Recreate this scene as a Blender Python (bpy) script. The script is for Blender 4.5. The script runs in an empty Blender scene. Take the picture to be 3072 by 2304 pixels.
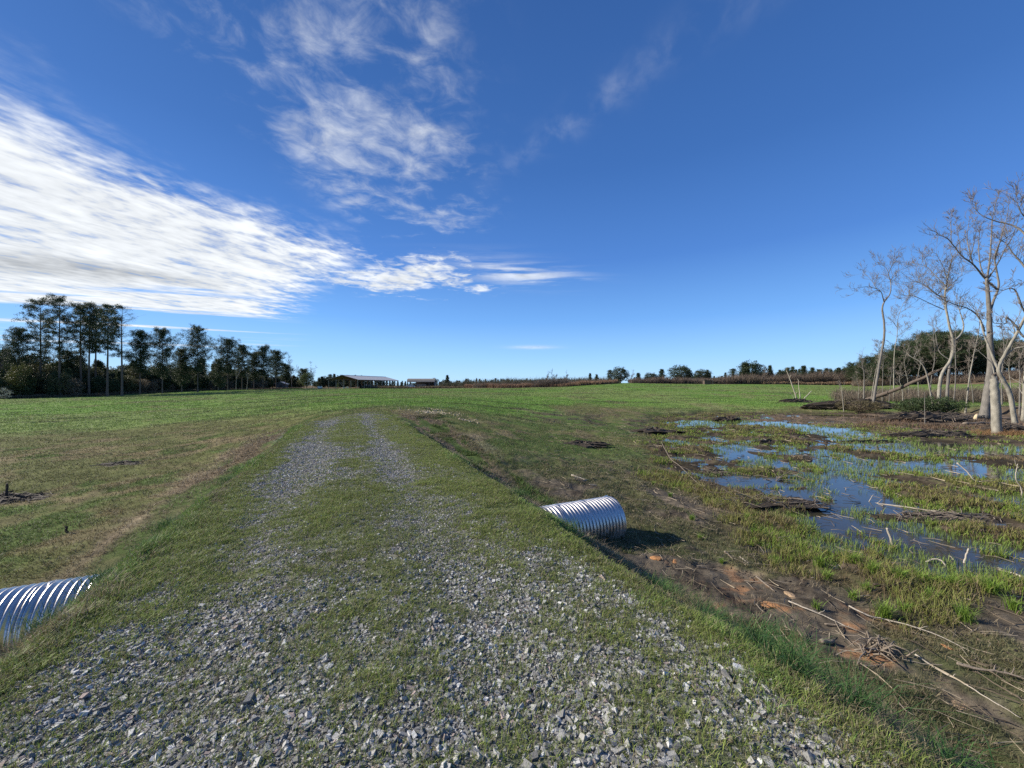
import bpy, math, random
import numpy as np
from mathutils import Vector, Matrix
R = math.radians
C = bpy.context.scene.collection
SC = bpy.context.scene
# ------------------------------------------------------------ camera
F, CX, CY, EYE = 1154.0, 1536.0, 1155.0, 1.5
cam = bpy.data.cameras.new('camera'); cam.sensor_width = 36; cam.lens = F/3072*36
cam.shift_y = 0.001; cam.clip_start = 0.05; cam.clip_end = 6000
camo = bpy.data.objects.new('camera', cam); C.objects.link(camo)
camo.location = (0, 0, EYE); camo.rotation_euler = (R(90), 0, 0)
SC.camera = camo
SC.view_settings.view_transform = 'Standard'; SC.view_settings.look = 'None'
SC.view_settings.exposure = 0.50; SC.view_settings.gamma = 1
SC.cycles.max_bounces = 6; SC.cycles.transparent_max_bounces = 8
SC.cycles.use_denoising = False
# ------------------------------------------------------------ node helper
class NG:
    def __init__(s, tree):
        s.t = tree; s.n = tree.nodes; s.l = tree.links
    def node(s, typ, **kw):
        n = s.n.new(typ)
        for k, v in kw.items(): setattr(n, k, v)
        return n
    def put(s, sock, v):
        if hasattr(v, 'is_output'): s.l.new(v, sock)
        else: sock.default_value = v
    def m(s, op, a, b=0.0, c=0.0, clamp=False):
        n = s.node('ShaderNodeMath', operation=op, use_clamp=clamp)
        s.put(n.inputs[0], a); s.put(n.inputs[1], b); s.put(n.inputs[2], c)
        return n.outputs[0]
    def ss(s, a, lo, hi):
        n = s.node('ShaderNodeMapRange', interpolation_type='SMOOTHSTEP')
        s.put(n.inputs[0], a); n.inputs[1].default_value = lo; n.inputs[2].default_value = hi
        return n.outputs[0]
    def noise(s, vec, scale, detail=4, rough=.55, dist=0.0, dim='3D'):
        n = s.node('ShaderNodeTexNoise', noise_dimensions=dim)
        s.put(n.inputs['Vector'], vec); n.inputs['Scale'].default_value = scale
        n.inputs['Detail'].default_value = detail; n.inputs['Roughness'].default_value = rough
        n.inputs['Distortion'].default_value = dist
        return n
    def mix(s, f, a, b, mode='MIX'):
        n = s.node('ShaderNodeMix', data_type='RGBA', blend_type=mode)
        s.put(n.inputs[0], f)
        for sock, v in ((n.inputs[6], a), (n.inputs[7], b)):
            if isinstance(v, (tuple, list)): v = tuple(v)[:3] + (1,)
            s.put(sock, v)
        return n.outputs[2]
    def comb(s, x, y, z=0.0):
        n = s.node('ShaderNodeCombineXYZ')
        s.put(n.inputs[0], x); s.put(n.inputs[1], y); s.put(n.inputs[2], z)
        return n.outputs[0]
# ------------------------------------------------------------ sky and sun
SUN_AZ, SUN_EL = R(-82), R(29)            # azimuth from +Y towards +X, so the sun is to the left and a little ahead
sdir = Vector((math.sin(SUN_AZ)*math.cos(SUN_EL), math.cos(SUN_AZ)*math.cos(SUN_EL), math.sin(SUN_EL)))
sun = bpy.data.lights.new('sun', 'SUN'); sun.energy = 4.8; sun.angle = R(0.5); sun.color = (1, .93, .82)
suno = bpy.data.objects.new('sun', sun); C.objects.link(suno)
suno.rotation_euler = (-sdir).to_track_quat('-Z', 'Y').to_euler(); suno.location = (-60, 20, 60)
W = bpy.data.worlds.new('World'); SC.world = W; W.use_nodes = True
g = NG(W.node_tree); g.n.clear()
sky = g.node('ShaderNodeTexSky', sky_type='NISHITA', sun_disc=False)
sky.sun_elevation = SUN_EL; sky.sun_rotation = SUN_AZ
sky.altitude = 200; sky.air_density = 1.0; sky.dust_density = 0.25; sky.ozone_density = 3.0
tc = g.node('ShaderNodeTexCoord')
sx = g.node('ShaderNodeSeparateXYZ'); g.put(sx.inputs[0], tc.outputs['Generated'])
dx, dy, dz = sx.outputs
# clear-sky colour by height above the horizon, kept brighter towards the sun by the sky model
rp = g.node('ShaderNodeValToRGB'); g.put(rp.inputs[0], dz); cr = rp.color_ramp
for k_, (pos, c_) in enumerate([(0.0, (.40,.64,.88)), (.07, (.27,.53,.88)), (.16, (.150,.38,.82)), (.30, (.075,.225,.63)), (.48, (.046,.155,.47)), (.75, (.030,.105,.34)), (1.0, (.022,.08,.27))]):
    e_ = cr.elements[k_] if k_ < 2 else cr.elements.new(pos)
    e_.position = pos; e_.color = tuple(q_ for q_ in c_)+(1,)
bw = g.node('ShaderNodeRGBToBW'); g.put(bw.inputs[0], sky.outputs[0])
lum = g.m('MINIMUM', g.m('MULTIPLY_ADD', bw.outputs[0], .05, .86), 1.12)
rs = g.node('ShaderNodeVectorMath', operation='SCALE'); g.put(rs.inputs[0], rp.outputs[0]); g.put(rs.inputs['Scale'], g.m('MULTIPLY', lum, 6.7))
skyc = g.mix(.07, rs.outputs[0], sky.outputs[0])
zc = g.m('MAXIMUM', dz, 0.02)
u = g.m('DIVIDE', dx, zc); v = g.m('DIVIDE', dy, zc)
uv = g.comb(u, v)
def mapped(rz_, sc__, loc=(0, 0, 0), tex=False):
    mp_ = g.node('ShaderNodeMapping'); g.put(mp_.inputs[0], uv); mp_.inputs['Rotation'].default_value = (0, 0, R(rz_)); mp_.inputs['Scale'].default_value = sc__; mp_.inputs['Location'].default_value = loc
    if tex: mp_.vector_type = 'TEXTURE'
    return mp_.outputs[0]
def gauss(x, c, w):
    d = g.m('DIVIDE', g.m('SUBTRACT', x, c), w)
    return g.m('EXPONENT', g.m('MULTIPLY', g.m('MULTIPLY', d, d), -1.0))
wob = g.m('SUBTRACT', g.noise(uv, .8, 4, .55).outputs[0], .5)
wob2 = g.m('SUBTRACT', g.noise(uv, 3.0, 6, .62).outputs[0], .5)
# near edge of the deck as a curve u(v)
fc = g.node('ShaderNodeFloatCurve'); g.put(fc.inputs[1], g.m('DIVIDE', v, 8.0)); cv = fc.mapping.curves[0]
pts_ = [(0, 1.9), (1.26, 1.70), (1.64, 1.60), (1.94, 1.48), (2.43, 1.25), (3.16, 1.35), (3.9, 2.0), (5.1, 2.8), (6.4, 3.6), (8, 4)]
for k_, (a_, b_) in enumerate(pts_):
    pt_ = cv.points[0] if k_ == 0 else (cv.points[1] if k_ == len(pts_)-1 else cv.points.new(a_/8, b_/8))
for k_, (a_, b_) in enumerate(pts_): cv.points[k_].location = (a_/8, b_/8)
fc.mapping.update()
e1 = g.m('SUBTRACT', g.m('MULTIPLY', fc.outputs[0], -8.0), u)
e1 = g.m('ADD', e1, g.m('ADD', g.m('MULTIPLY', wob, .9), g.m('MULTIPLY', wob2, .5)))
near = g.ss(e1, -.22, .30); core = g.ss(e1, -.05, .9)
vf = g.m('ADD', v, g.m('MULTIPLY', wob, .9)); vf = g.m('ADD', vf, g.m('MULTIPLY', u, -.43))
sn = g.noise(mapped(23, (1/.15, 1/1.0, 1), tex=True), 1.1, 6, .6, .3).outputs[0]
far = g.m('SUBTRACT', 1.0, g.ss(g.m('ADD', g.m('ADD', vf, g.m('MULTIPLY', wob2, .5)), g.m('MULTIPLY', g.m('SUBTRACT', sn, .5), -6.0)), 6.4, 7.1))
cell = mapped(-17, (1/1.2, 1/.74, 1), tex=True)
rip = g.noise(cell, 2.3, 4, .55, .6).outputs[0]
cells = g.noise(cell, 7.0, 5, .55, .3).outputs[0]
fine = g.noise(cell, 19, 4, .6).outputs[0]
tex = g.m('ADD', g.m('ADD', g.m('MULTIPLY', rip, .45), g.m('MULTIPLY', cells, .38)), g.m('MULTIPLY', fine, .17))
deck = g.m('MULTIPLY', g.m('MULTIPLY', near, far), g.ss(g.m('ADD', tex, g.m('MULTIPLY', core, .15)), .41, .66))
# thin streaks out to the horizon on the left
stm = g.m('MULTIPLY', g.m('MULTIPLY', g.ss(vf, 6.4, 7.2), g.m('SUBTRACT', 1.0, g.ss(vf, 11, 16))), g.m('SUBTRACT', 1.0, g.ss(g.m('DIVIDE', u, g.m('MAXIMUM', v, .1)), -.85, -.50)))
streak = g.m('MULTIPLY', g.m('MULTIPLY', stm, g.ss(sn, .52, .62)), .9)
# broken puffs in a band ahead
pn = g.noise(uv, 1.7, 3, .5, .3).outputs[0]
pc = g.noise(uv, 7.5, 6, .62, .5).outputs[0]
pt0 = g.m('ADD', g.m('MULTIPLY', pn, .50), g.m('ADD', g.m('MULTIPLY', cells, .14), g.m('MULTIPLY', pc, .36)))
band = g.m('MULTIPLY', gauss(u, -.56, .38), g.m('SUBTRACT', 1.0, g.ss(v, 2.1, 3.0)))
hot = g.m('ADD', g.m('MULTIPLY', gauss(u, -.80, .22), gauss(v, 1.68, .20)), g.m('MULTIPLY', gauss(u, -.30, .24), gauss(v, 1.55, .20)))
hot = g.m('ADD', hot, g.m('MULTIPLY', gauss(u, -.48, .26), gauss(v, 1.05, .14)))
pt = g.m('ADD', pt0, g.m('ADD', g.m('MULTIPLY', band, .055), g.m('MULTIPLY', hot, .055)))
patch = g.m('MULTIPLY', g.m('MULTIPLY', g.ss(pt, .505, .78), .72), g.ss(band, .05, .5))
# bank to the right of the deck's end and its tail
lb = g.m('MULTIPLY', gauss(u, -1.0, .75), gauss(v, 3.55, .75))
lowb = g.m('MULTIPLY', g.m('MULTIPLY', g.ss(g.m('ADD', pt0, g.m('MULTIPLY', lb, .17)), .55, .72), .95), g.ss(lb, .05, .35))
tq = g.m('ADD', v, g.m('MULTIPLY', u, -.35))
tail = g.m('MULTIPLY', gauss(u, .05, .50), gauss(tq, 3.45, .34))
tn = g.noise(mapped(14, (.35, 1.5, 1)), 2.2, 6, .6, .3).outputs[0]
tailc = g.m('MULTIPLY', g.m('MULTIPLY', tail, g.ss(tn, .42, .62)), .75)
# faint diagonal wisp
qd = g.m('ADD', g.m('SUBTRACT', v, 1.70), g.m('MULTIPLY', g.m('SUBTRACT', u, .04), 1.22))
qd = g.m('ADD', qd, g.m('MULTIPLY', wob, .5))
wisp = g.m('MULTIPLY', g.m('MULTIPLY', gauss(qd, 0, .12), g.ss(cells, .38, .75)), g.m('MULTIPLY', gauss(u, .3, .35), .13))
hz = g.m('MULTIPLY', g.m('MULTIPLY', gauss(u, .55, .55), gauss(v, 10.2, .45)), .42)
cl = deck
for o_ in (streak, patch, lowb, tailc, wisp, hz): cl = g.m('MAXIMUM', cl, o_)
cl = g.m('MULTIPLY', cl, g.ss(dz, .015, .06))
cl = g.m('MINIMUM', cl, .96)
# thicker parts greyer
gl = g.m('ADD', .97, g.m('ADD', g.m('MULTIPLY', g.m('SUBTRACT', rip, .5), .75), g.m('MULTIPLY', g.m('SUBTRACT', cells, .5), .65)))
grey = g.m('MULTIPLY', g.m('MULTIPLY', gauss(vf, 4.9, .40), g.ss(g.m('MULTIPLY', u, -1), 2.6, 3.6)), .38)
gl = g.m('SUBTRACT', gl, grey)
gl = g.m('MINIMUM', g.m('MAXIMUM', gl, .35), 1.15)
cc = g.node('ShaderNodeVectorMath', operation='SCALE'); cc.inputs[0].default_value = (5.4, 5.6, 5.75); g.put(cc.inputs['Scale'], gl)
final = g.mix(cl, skyc, cc.outputs[0])
bg = g.node('ShaderNodeBackground'); g.put(bg.inputs[0], final); bg.inputs[1].default_value = 0.12
wo = g.node('ShaderNodeOutputWorld'); g.l.new(bg.outputs[0], wo.inputs[0])
W.cycles.sampling_method = 'MANUAL'; W.cycles.sample_map_resolution = 512
# ------------------------------------------------------------ numpy noise
def _h(ix, iy, seed):
    n = (ix.astype(np.int64)*374761393 + iy.astype(np.int64)*668265263 + seed*1274126177) & 0xffffffff
    n = ((n ^ (n >> 13))*1274126177) & 0xffffffff
    return ((n ^ (n >> 16)) & 0xffffff)/float(0xffffff)
def vn(x, y, seed=0):
    x = np.asarray(x, float); y = np.asarray(y, float)
    ix = np.floor(x); iy = np.floor(y); fx = x-ix; fy = y-iy
    fx = fx*fx*fx*(fx*(fx*6-15)+10); fy = fy*fy*fy*(fy*(fy*6-15)+10)
    ix = ix.astype(np.int64); iy = iy.astype(np.int64)
    a = _h(ix, iy, seed); b = _h(ix+1, iy, seed); c = _h(ix, iy+1, seed); d = _h(ix+1, iy+1, seed)
    return (a+(b-a)*fx)*(1-fy)+(c+(d-c)*fx)*fy
def fbm(x, y, s, oct=4, seed=0, rough=.5):
    x = np.asarray(x, float)/s; y = np.asarray(y, float)/s
    a, t, w = 1.0, 0.0, 0.0
    for k in range(oct):
        c, sn_ = math.cos(k*1.3+seed), math.sin(k*1.3+seed)
        t = t + a*vn(x*c-y*sn_+17.3*k, x*sn_+y*c-9.1*k, seed+k*7); w += a
        a *= rough; x = x*2.03; y = y*2.03
    return t/w
def sst(x, a, b):
    t = np.clip((x-a)/(b-a), 0, 1); return t*t*(3-2*t)
def sdf_poly(x, y, P):
    P = np.asarray(P, float); d = np.full(np.shape(x), 1e18); ins = np.zeros(np.shape(x), bool)
    n = len(P)
    for i in range(n):
        ax, ay = P[i]; bx, by = P[(i+1) % n]
        ex, ey = bx-ax, by-ay
        t = np.clip(((x-ax)*ex+(y-ay)*ey)/(ex*ex+ey*ey), 0, 1)
        d = np.minimum(d, (x-ax-t*ex)**2+(y-ay-t*ey)**2)
        c = ((ay <= y) != (by <= y))
        with np.errstate(divide='ignore', invalid='ignore'):
            xi = ax+(y-ay)*(ex)/(ey if ey != 0 else 1e-12)
        ins ^= (c & (x < xi))
    d = np.sqrt(d); return np.where(ins, -d, d)
def dist_line(x, y, P):
    P = np.asarray(P, float); d = np.full(np.shape(x), 1e18)
    if len(P) == 1: return np.hypot(x-P[0, 0], y-P[0, 1])
    for i in range(len(P)-1):
        ax, ay = P[i]; bx, by = P[i+1]; ex, ey = bx-ax, by-ay
        t = np.clip(((x-ax)*ex+(y-ay)*ey)/(ex*ex+ey*ey), 0, 1)
        d = np.minimum(d, (x-ax-t*ex)**2+(y-ay-t*ey)**2)
    return np.sqrt(d)
# ------------------------------------------------------------ the lie of the land
DX, DY = -0.3907, 0.9205                   # the track's direction
NX, NY = 0.9205, 0.3907                    # to its right
WATER = -1.72
CP = [(-5,3,-1.55),(-8,8,-1.4),(-15,5,-1.6),(-9,13,-1.15),(-6,4.5,-1.75),(-20,10,-1.6),(-12,20,-.85),(-25,25,-1.45),
 (-60,45,-1.9),(-118,88,-1.6),(-60,70,-1.1),(-107,98,-1.3),(-105,128,-.5),(-91,163,-.07),(-8.2,19.3,-.10),(-14,32,-.03),(-30,80,0.05),
 (-62,160,-.1),(-45,210,0),(-31,150,.07),(0,130,.5),(18,130,.9),(41,150,2.2),(78,160,2.0),(112,168,1.8),(149,168,1.5),(165,130,2.5),
 (220,150,8),(200,220,6),(150,250,3),(300,150,9),(5,8,-1.62),(8,10,-1.75),(14,10,-1.78),(10,20,-1.75),(20,20,-1.78),(30,20,-1.76),(13,32,-1.70),
 (25,35,-1.72),(40,36,-1.6),(55,20,-1.72),(45,8,-1.75),(32,28,-1.45),(42,30,-1.35),(47,38,-1.05),(62,50,-.9),(48,52,-1.2),(75,32,-1.1),
 (9,40,-1.15),(5,28,-1.25),(2,20,-1.2),(25,52,-1.15),(20,75,-.3),(42,75,-.6),(0,60,-.3),(60,95,.2),(10,100,.35),(1.5,14.5,-1.3),(80,75,-.3),(105,110,.6),
 (0,-20,-1.3),(15,-15,-1.7),(-15,-15,-1.6),(0,-80,-1),(100,-60,-1),(-100,-60,-1),(0,0,-1.5),(6,2,-1.62),(12,3,-1.72),(3,5,-1.6),
 (0,400,1.5),(180,400,2),(-200,350,0),(-350,150,-1),(420,60,5),(-400,-100,0),(0,-400,0),(400,250,5),
 (1500,0,5),(1100,1100,5),(0,1500,0),(-1100,1100,0),(-1500,0,0),(-1100,-1100,0),(0,-1500,0),(1100,-1100,0)]
def warp(x, y):
    r = np.hypot(x, y)+1e-9; q = np.log1p(r/8.0)
    return x/r*q, y/r*q
_cp = np.array(CP, float); _wx, _wy = warp(_cp[:, 0], _cp[:, 1])
def _phi(d2): return .5*d2*np.log(d2+1e-12)
_n = len(_cp); _A = np.zeros((_n+3, _n+3))
_A[:_n, :_n] = _phi((_wx[:, None]-_wx[None])**2+(_wy[:, None]-_wy[None])**2) + np.eye(_n)*0.004
_A[:_n, _n] = 1; _A[:_n, _n+1] = _wx; _A[:_n, _n+2] = _wy; _A[_n:, :_n] = _A[:_n, _n:].T
_sol = np.linalg.solve(_A, np.concatenate([_cp[:, 2], [0, 0, 0]]))
def land(x, y):
    wx, wy = warp(x, y); out = _sol[_n]+_sol[_n+1]*wx+_sol[_n+2]*wy
    for i in range(_n): out = out+_sol[i]*_phi((wx-_wx[i])**2+(wy-_wy[i])**2)
    return out
def PX(px, Y): return (px-CX)/F*Y
def onplane(px, py, z):                    # the point of a level plane seen at a pixel
    Y = (EYE-z)*F/(py-CY); return (PX(px, Y), Y)
MARSH = [(5.6,5.0),(5.2,9),(5.3,14),(7,20),(10,27),(14,38),(22,44),(36,44),(50,44),(60,34),(85,34),(85,-14),(10.5,-14),(9.3,1),(8.4,5.2),(7.0,6.3)]
POOLS = [([(2110,1268),(2300,1270),(2480,1288),(2620,1315),(2720,1345)], 1.9),
 ([(2300,1238),(2480,1242)], 1.0),
 ([(2480,1246),(2640,1250)], 1.3),
 ([(2080,1334),(2230,1345)], .5),([(2190,1360),(2290,1375),(2280,1400)], .55),
 ([(2180,1440),(2300,1445),(2420,1435)], .65),([(2420,1400),(2520,1440),(2560,1500),(2440,1500)], .85),
 ([(2560,1400),(2700,1400),(2900,1410),(3072,1430)], 1.3),([(2600,1440),(2900,1480),(3072,1500)], .5),
 ([(2295,1545),(2430,1565),(2560,1555),(2640,1580),(2760,1590),(2900,1625),(3030,1655)], .33),
 ([(2320,1600),(2400,1630),(2520,1650)], .25),([(2490,1680),(2500,1710)], .10),
 ([(2780,1700),(2900,1690),(3072,1710)], .40),([(2700,1335),(2900,1345),(3072,1350),(3300,1360)], 1.5),
 ([(2880,1302),(2960,1300)], .5)]
POOLW = [([onplane(a, b, WATER) for a, b in P], r) for P, r in POOLS]
def sp(x, y): return x*DX+y*DY, x*NX+y*NY
def marsh_mask(x, y): return 1-sst(sdf_poly(x, y, MARSH)+(fbm(x, y, 2.2, 3, 5)-.5)*1.6, -.5, .9)
PL, PR = -1.68, 2.03
def height(x, y, detail=True):
    x = np.asarray(x, float); y = np.asarray(y, float)
    s, p = sp(x, y); r = np.hypot(x, y)
    L = land(x, y)
    far = sst(r, 60, 160)
    L = L + (fbm(x, y, 9, 3, 11)-.5)*.28*sst(r, 8, 30) + (fbm(x, y, 45, 2, 12)-.5)*.5*sst(r, 90, 200)
    mm = marsh_mask(x, y)
    pool = np.zeros_like(L)
    for P, rad in POOLW:
        pool = np.maximum(pool, 1-sst(dist_line(x, y, P)/rad, .75, 1.7))
    wl = -1.70+.018+(fbm(x, y, 1.4, 4, 21)-.5)*.30+(fbm(x, y, .45, 3, 22)-.5)*.13 - pool*.145 - .010
    L = L*(1-mm)+wl*mm
    # bank of the track
    wav = (fbm(s, np.zeros_like(s)+3.1, 3.0, 3, 31)-.5)*.28
    el = np.maximum(PL+wav-p, 0); er = np.maximum(p-PR+wav, 0)
    el = np.sqrt(el*el+.02)-.141; er = np.sqrt(er*er+.02)-.141
    side = -(el*1.08+er*.72)
    crown = .03-.012*(p-.15)**2
    rut = -.035*np.exp(-((p+.85)/.33)**2)-.03*np.exp(-((p-.80)/.3)**2)
    top = side+np.where((p > PL-1) & (p < PR+1), crown+rut, 0)
    endf = sst(s, 17.5, 26)
    top = top-endf*1.2
    # scour round the buried pipe ends
    k = .30
    hgt = np.maximum(L, top)+np.maximum(k-np.abs(L-top), 0)**2/k*.25
    if detail:
        dirt = (1-far)
        rough = (fbm(x, y, .5, 3, 41)-.5)*.05+(fbm(x, y, .13, 2, 42)-.5)*.022
        onroad = sst(p, PL-.1, PL+.3)*(1-sst(p, PR-.3, PR+.1))*(1-endf)
        hgt = hgt+rough*dirt*(1-.6*onroad)
        flatm = sst(p, 3.6, 4.8)*(1-sst(p, 12, 18))*(1-sst(s, 10, 16))*(1-mm)
        hgt = hgt+flatm*((fbm(x, y, .32, 4, 44)-.5)*.10+(fbm(x, y, .9, 2, 45)-.5)*.10)
        hum = (fbm(x, y, 1.3, 3, 43)-.5)*.14*sst(r, 6, 16)*(1-mm)*dirt
        hgt = hgt+hum*(1-onroad)
    return hgt
def hz_(x, y): return float(height(np.array([x]), np.array([y]))[0])
_Ys = np.exp(np.linspace(math.log(.8), math.log(420), 1400))
def gp(px, py):
    """ground point seen at photo pixel"""
    X = (px-CX)/F*_Ys; Z = EYE-(py-CY)/F*_Ys; H = height(X, _Ys)
    i = np.argmax(Z < H)
    return Vector((float(X[i]), float(_Ys[i]), float(H[i])))
FIELD = [(-160,40),(-135,66),(-118,87),(-107,98),(-105,128),(-93,163),(-80,172),(-62,168),(-31,152),(-10,134),(0,130),(22,131),(36,150),(78,160),(112,168),(150,168),(155,120),(110,78),(75,58),(66,50),(90,44),(200,20),(200,-150),(-200,-150),(-220,20)]
def mixc(a, b, t): return a+(b-a)*t[..., None]
def CL(*c): return np.array(c, float)
def zones(x, y, h):
    """real colours of the ground and how much gravel / turf lies on it"""
    s, p = sp(x, y); r = np.hypot(x, y)
    nb = fbm(x, y, 7, 3, 51); nm = fbm(x, y, 1.6, 4, 52); ns = fbm(x, y, .33, 3, 53); nl = fbm(x, y, 24, 3, 54)
    nh = fbm(x, y, .8, 3, 55)
    mm = marsh_mask(x, y)
    fd = sdf_poly(x, y, FIELD)
    # sward
    yb = 25+20*sst(x, -2, 9)-2*sst(-x, 10, 40)
    green = sst(y+(nb-.5)*16+(nm-.5)*6, yb-3, yb+4)
    olive = mixc(CL(.135,.142,.055), CL(.20,.165,.09), sst(nm*.6+nb*.4+(ns-.5)*.25, .42, .62))
    olive = mixc(olive, CL(.10,.14,.042), sst(nb+(nh-.5)*.6, .52, .70))
    lush = mixc(CL(.14,.235,.05), CL(.175,.235,.07), sst(nl, .4, .6))
    lush = mixc(lush, CL(.20,.20,.09), sst(nb*.5+nm*.5, .56, .68)*.8)
    col = mixc(olive, lush, green)
    fur = sst(fbm(x*.10+y*.02, y*.75, 1.0, 3, 66), .60, .68)*green
    col = mixc(col, CL(.06,.075,.03), fur*.65)
    # bare/rough belt before the green on the right and old straw
    belt = np.exp(-((y-31)/6)**2)*sst(x, -2, 4)*(1-sst(x, 26, 34))
    col = mixc(col, CL(.085,.07,.05), belt*sst(nm+(ns-.5)*.4, .42, .58)*.85)
    straw = sst(nm+(nh-.5)*.5, .6, .7)*sst(fbm(x+y*.4, y*.25, 4, 3, 57), .5, .62)*(1-green)
    col = mixc(col, CL(.33,.27,.18), straw*.6*sst(-x, -8, -2)*sst(x, -7, -3)*sst(y, 9, 13))
    # foot strips beside the bank
    footL = np.exp(-((p+3.85+(nm-.5)*.9)/.62)**2)*sst(s, -8, 1)*(1-sst(s, 18, 25))
    col = mixc(col, mixc(CL(.24,.18,.125), CL(.40,.32,.21), sst(nh, .46, .62)), footL*sst(ns*.5+nm*.5, .30, .48))
    # damp worn ground right of the bank
    flat = sst(p, 3.4, 4.6)*(1-mm)*(1-sst(s, 9, 15))*(1-sst(p, 14, 20))
    soil = mixc(CL(.12,.10,.075), CL(.27,.205,.145), sst(nm*.5+nh*.5, .45, .60))
    soil = mixc(soil, CL(.36,.19,.095), sst(fbm(x, y, .5, 4, 58), .63, .72)*.8*(1-sst(p, 5.5, 7.5))*(1-sst(s, 3.5, 6)))
    soil = mixc(soil, CL(.055,.045,.035), sst(fbm(x, y, .5, 4, 59), .55, .66)*.8)
    turf = sst(nm*.5+nh*.3+ns*.2-(sst(p, 6, 9)*.07)+(1-sst(p, 4, 5.5))*.06+.04*sst(s, 3, 8), .44, .55)
    soil = mixc(soil, CL(.085,.10,.04), turf*.8)
    col = mixc(col, soil, flat)
    # marsh
    mud = mixc(CL(.045,.036,.026), CL(.11,.085,.06), sst(nh, .45, .65))
    hi = sst(h-WATER, .03, .12)
    mud = mixc(mud, CL(.15,.13,.065), hi*sst(nm, .42, .6)*.75)
    mud = mixc(mud, CL(.11,.12,.045), hi*sst(nb*.6+nh*.4, .50, .62)*.55)
    col = mixc(col, mud, mm)
    isl = 1-sst(np.hypot((x-45)/26, (y-35)/9), .8, 1.15)
    col = mixc(col, mixc(CL(.11,.085,.06), CL(.19,.14,.10), sst(nh, .42, .6)), isl)
    # woods floor / rough ground outside the field
    out = sst(fd+(nb-.5)*4, -.5, 1.2)
    col = mixc(col, mixc(CL(.13,.10,.06), CL(.19,.14,.085), sst(nb, .4, .6)), out)
    # bank + track
    top = sst(p, PL-2.6, PL-2.2)*(1-sst(p, PR+2.0, PR+2.6))*(1-sst(s, 19, 23))
    bankc = mixc(CL(.09,.125,.04), CL(.13,.13,.06), sst(nm, .4, .6))
    scar = np.maximum(sst(fbm(s*.5, p*1.8, 1.0, 4, 61)+.1*np.exp(-((s-1.2)/3)**2), .54, .62)*sst(p, PR+.15, PR+.5),
                      np.maximum(sst(fbm(s*.3, p, 1.0, 3, 62), .52, .64)*sst(-p, -PL+.25, -PL+.7), np.maximum(sst(-p, -PL+.30, -PL+.50)*(1-sst(s, 5, 8))*sst(nm, .30, .42), sst(-p, -PL-.14, -PL+.04)*(1-sst(s, 2.2, 3.4))*sst(nm, .33, .42))))
    scar = np.maximum(scar, np.exp(-((p-PR-.62+(nb-.5)*.5)/.17)**2)*sst(nm, .36, .48)*(1-sst(s, 10, 14)))
    bankc = mixc(bankc, CL(.21,.155,.10), scar*.9)
    col = mixc(col, bankc, top)
    on = sst(p, PL-.15, PL+.2)*(1-sst(p, PR-.2, PR+.15))*(1-sst(s, 20.5, 23.5))
    track = np.exp(-((p+.85+(nb-.5)*.5)/.42)**2)+.85*np.exp(-((p-.80-(nb-.5)*.3)/.30)**2)
    nearb = (1-sst(s, 1.0, 5.5))*.26+sst(s, 16, 20)*.22
    edge = sst(p, PL-.0, PL+.40)*(1-sst(p-.30*(1-sst(s, 2.0, 4.0)), PR-.55, PR-.05))
    nf = fbm(x, y, .14, 2, 56)
    gv = track*(.34+.22*sst(s, 3.5, 7))+nearb*1.15+(nm-.5)*1.0+(ns-.5)*1.0+(nf-.5)*.55+(nb-.5)*.3+.05
    gravel = np.clip(.16+sst(gv, -.06, .60)*.95, 0, 1)*edge*on
    # gravel spread where the track runs out
    spread = np.exp(-((s-20.0)/1.3)**2)*sst(p, -3.6, -2.4)*(1-sst(p, 1.4, 2.6))*sst(ns*.5+nm*.5, .40, .52)
    gravel = np.maximum(gravel, spread*.8)
    tcol = mixc(CL(.145,.165,.07), CL(.21,.195,.14), sst(ns*.6+nm*.4, .42, .58))
    col = mixc(col, tcol, on)
    grit = mixc(CL(.13,.125,.11), CL(.22,.21,.19), sst(ns, .35, .65))
    col = mixc(col, grit, gravel*.92)
    return dict(col=col, gravel=gravel, on=on, mm=mm, green=green, top=top, flat=flat*(1-top), footL=footL, out=out, turf=turf,
                nm=nm, ns=ns, nb=nb, nh=nh, s=s, p=p, isl=isl, scar=scar, r=r, belt=belt)
# ------------------------------------------------------------ mesh helpers
def np_mesh(name, V, faces, mats, col=None, smooth=False, parent=None, mi=None, link=True):
    V = np.asarray(V, np.float32).reshape(-1, 3)
    faces = [np.asarray(f, np.int32) for f in faces if len(f)]
    me = bpy.data.meshes.new(name)
    me.vertices.add(len(V)); me.vertices.foreach_set('co', V.ravel())
    nl = sum(f.size for f in faces); nf = sum(len(f) for f in faces)
    me.loops.add(nl); me.polygons.add(nf)
    me.loops.foreach_set('vertex_index', np.concatenate([f.ravel() for f in faces]))
    tot = np.concatenate([np.full(len(f), f.shape[1], np.int32) for f in faces])
    st_ = np.concatenate([[0], np.cumsum(tot)[:-1]]).astype(np.int32)
    me.polygons.foreach_set('loop_start', st_)
    if mi is not None: me.polygons.foreach_set('material_index', np.asarray(mi, np.int32))
    me.polygons.foreach_set('use_smooth', np.full(nf, bool(smooth)))
    me.update(calc_edges=True)
    if col is not None:
        a = me.color_attributes.new('col', 'FLOAT_COLOR', 'POINT')
        c = np.ones((len(V), 4), np.float32); cc_ = np.asarray(col, np.float32); c[:, :cc_.shape[1]] = cc_
        a.data.foreach_set('color', c.ravel())
    for m_ in (mats if isinstance(mats, (list, tuple)) else [mats]): me.materials.append(m_)
    o = bpy.data.objects.new(name, me)
    if link: C.objects.link(o)
    if parent is not None: o.parent = parent
    return o
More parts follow.
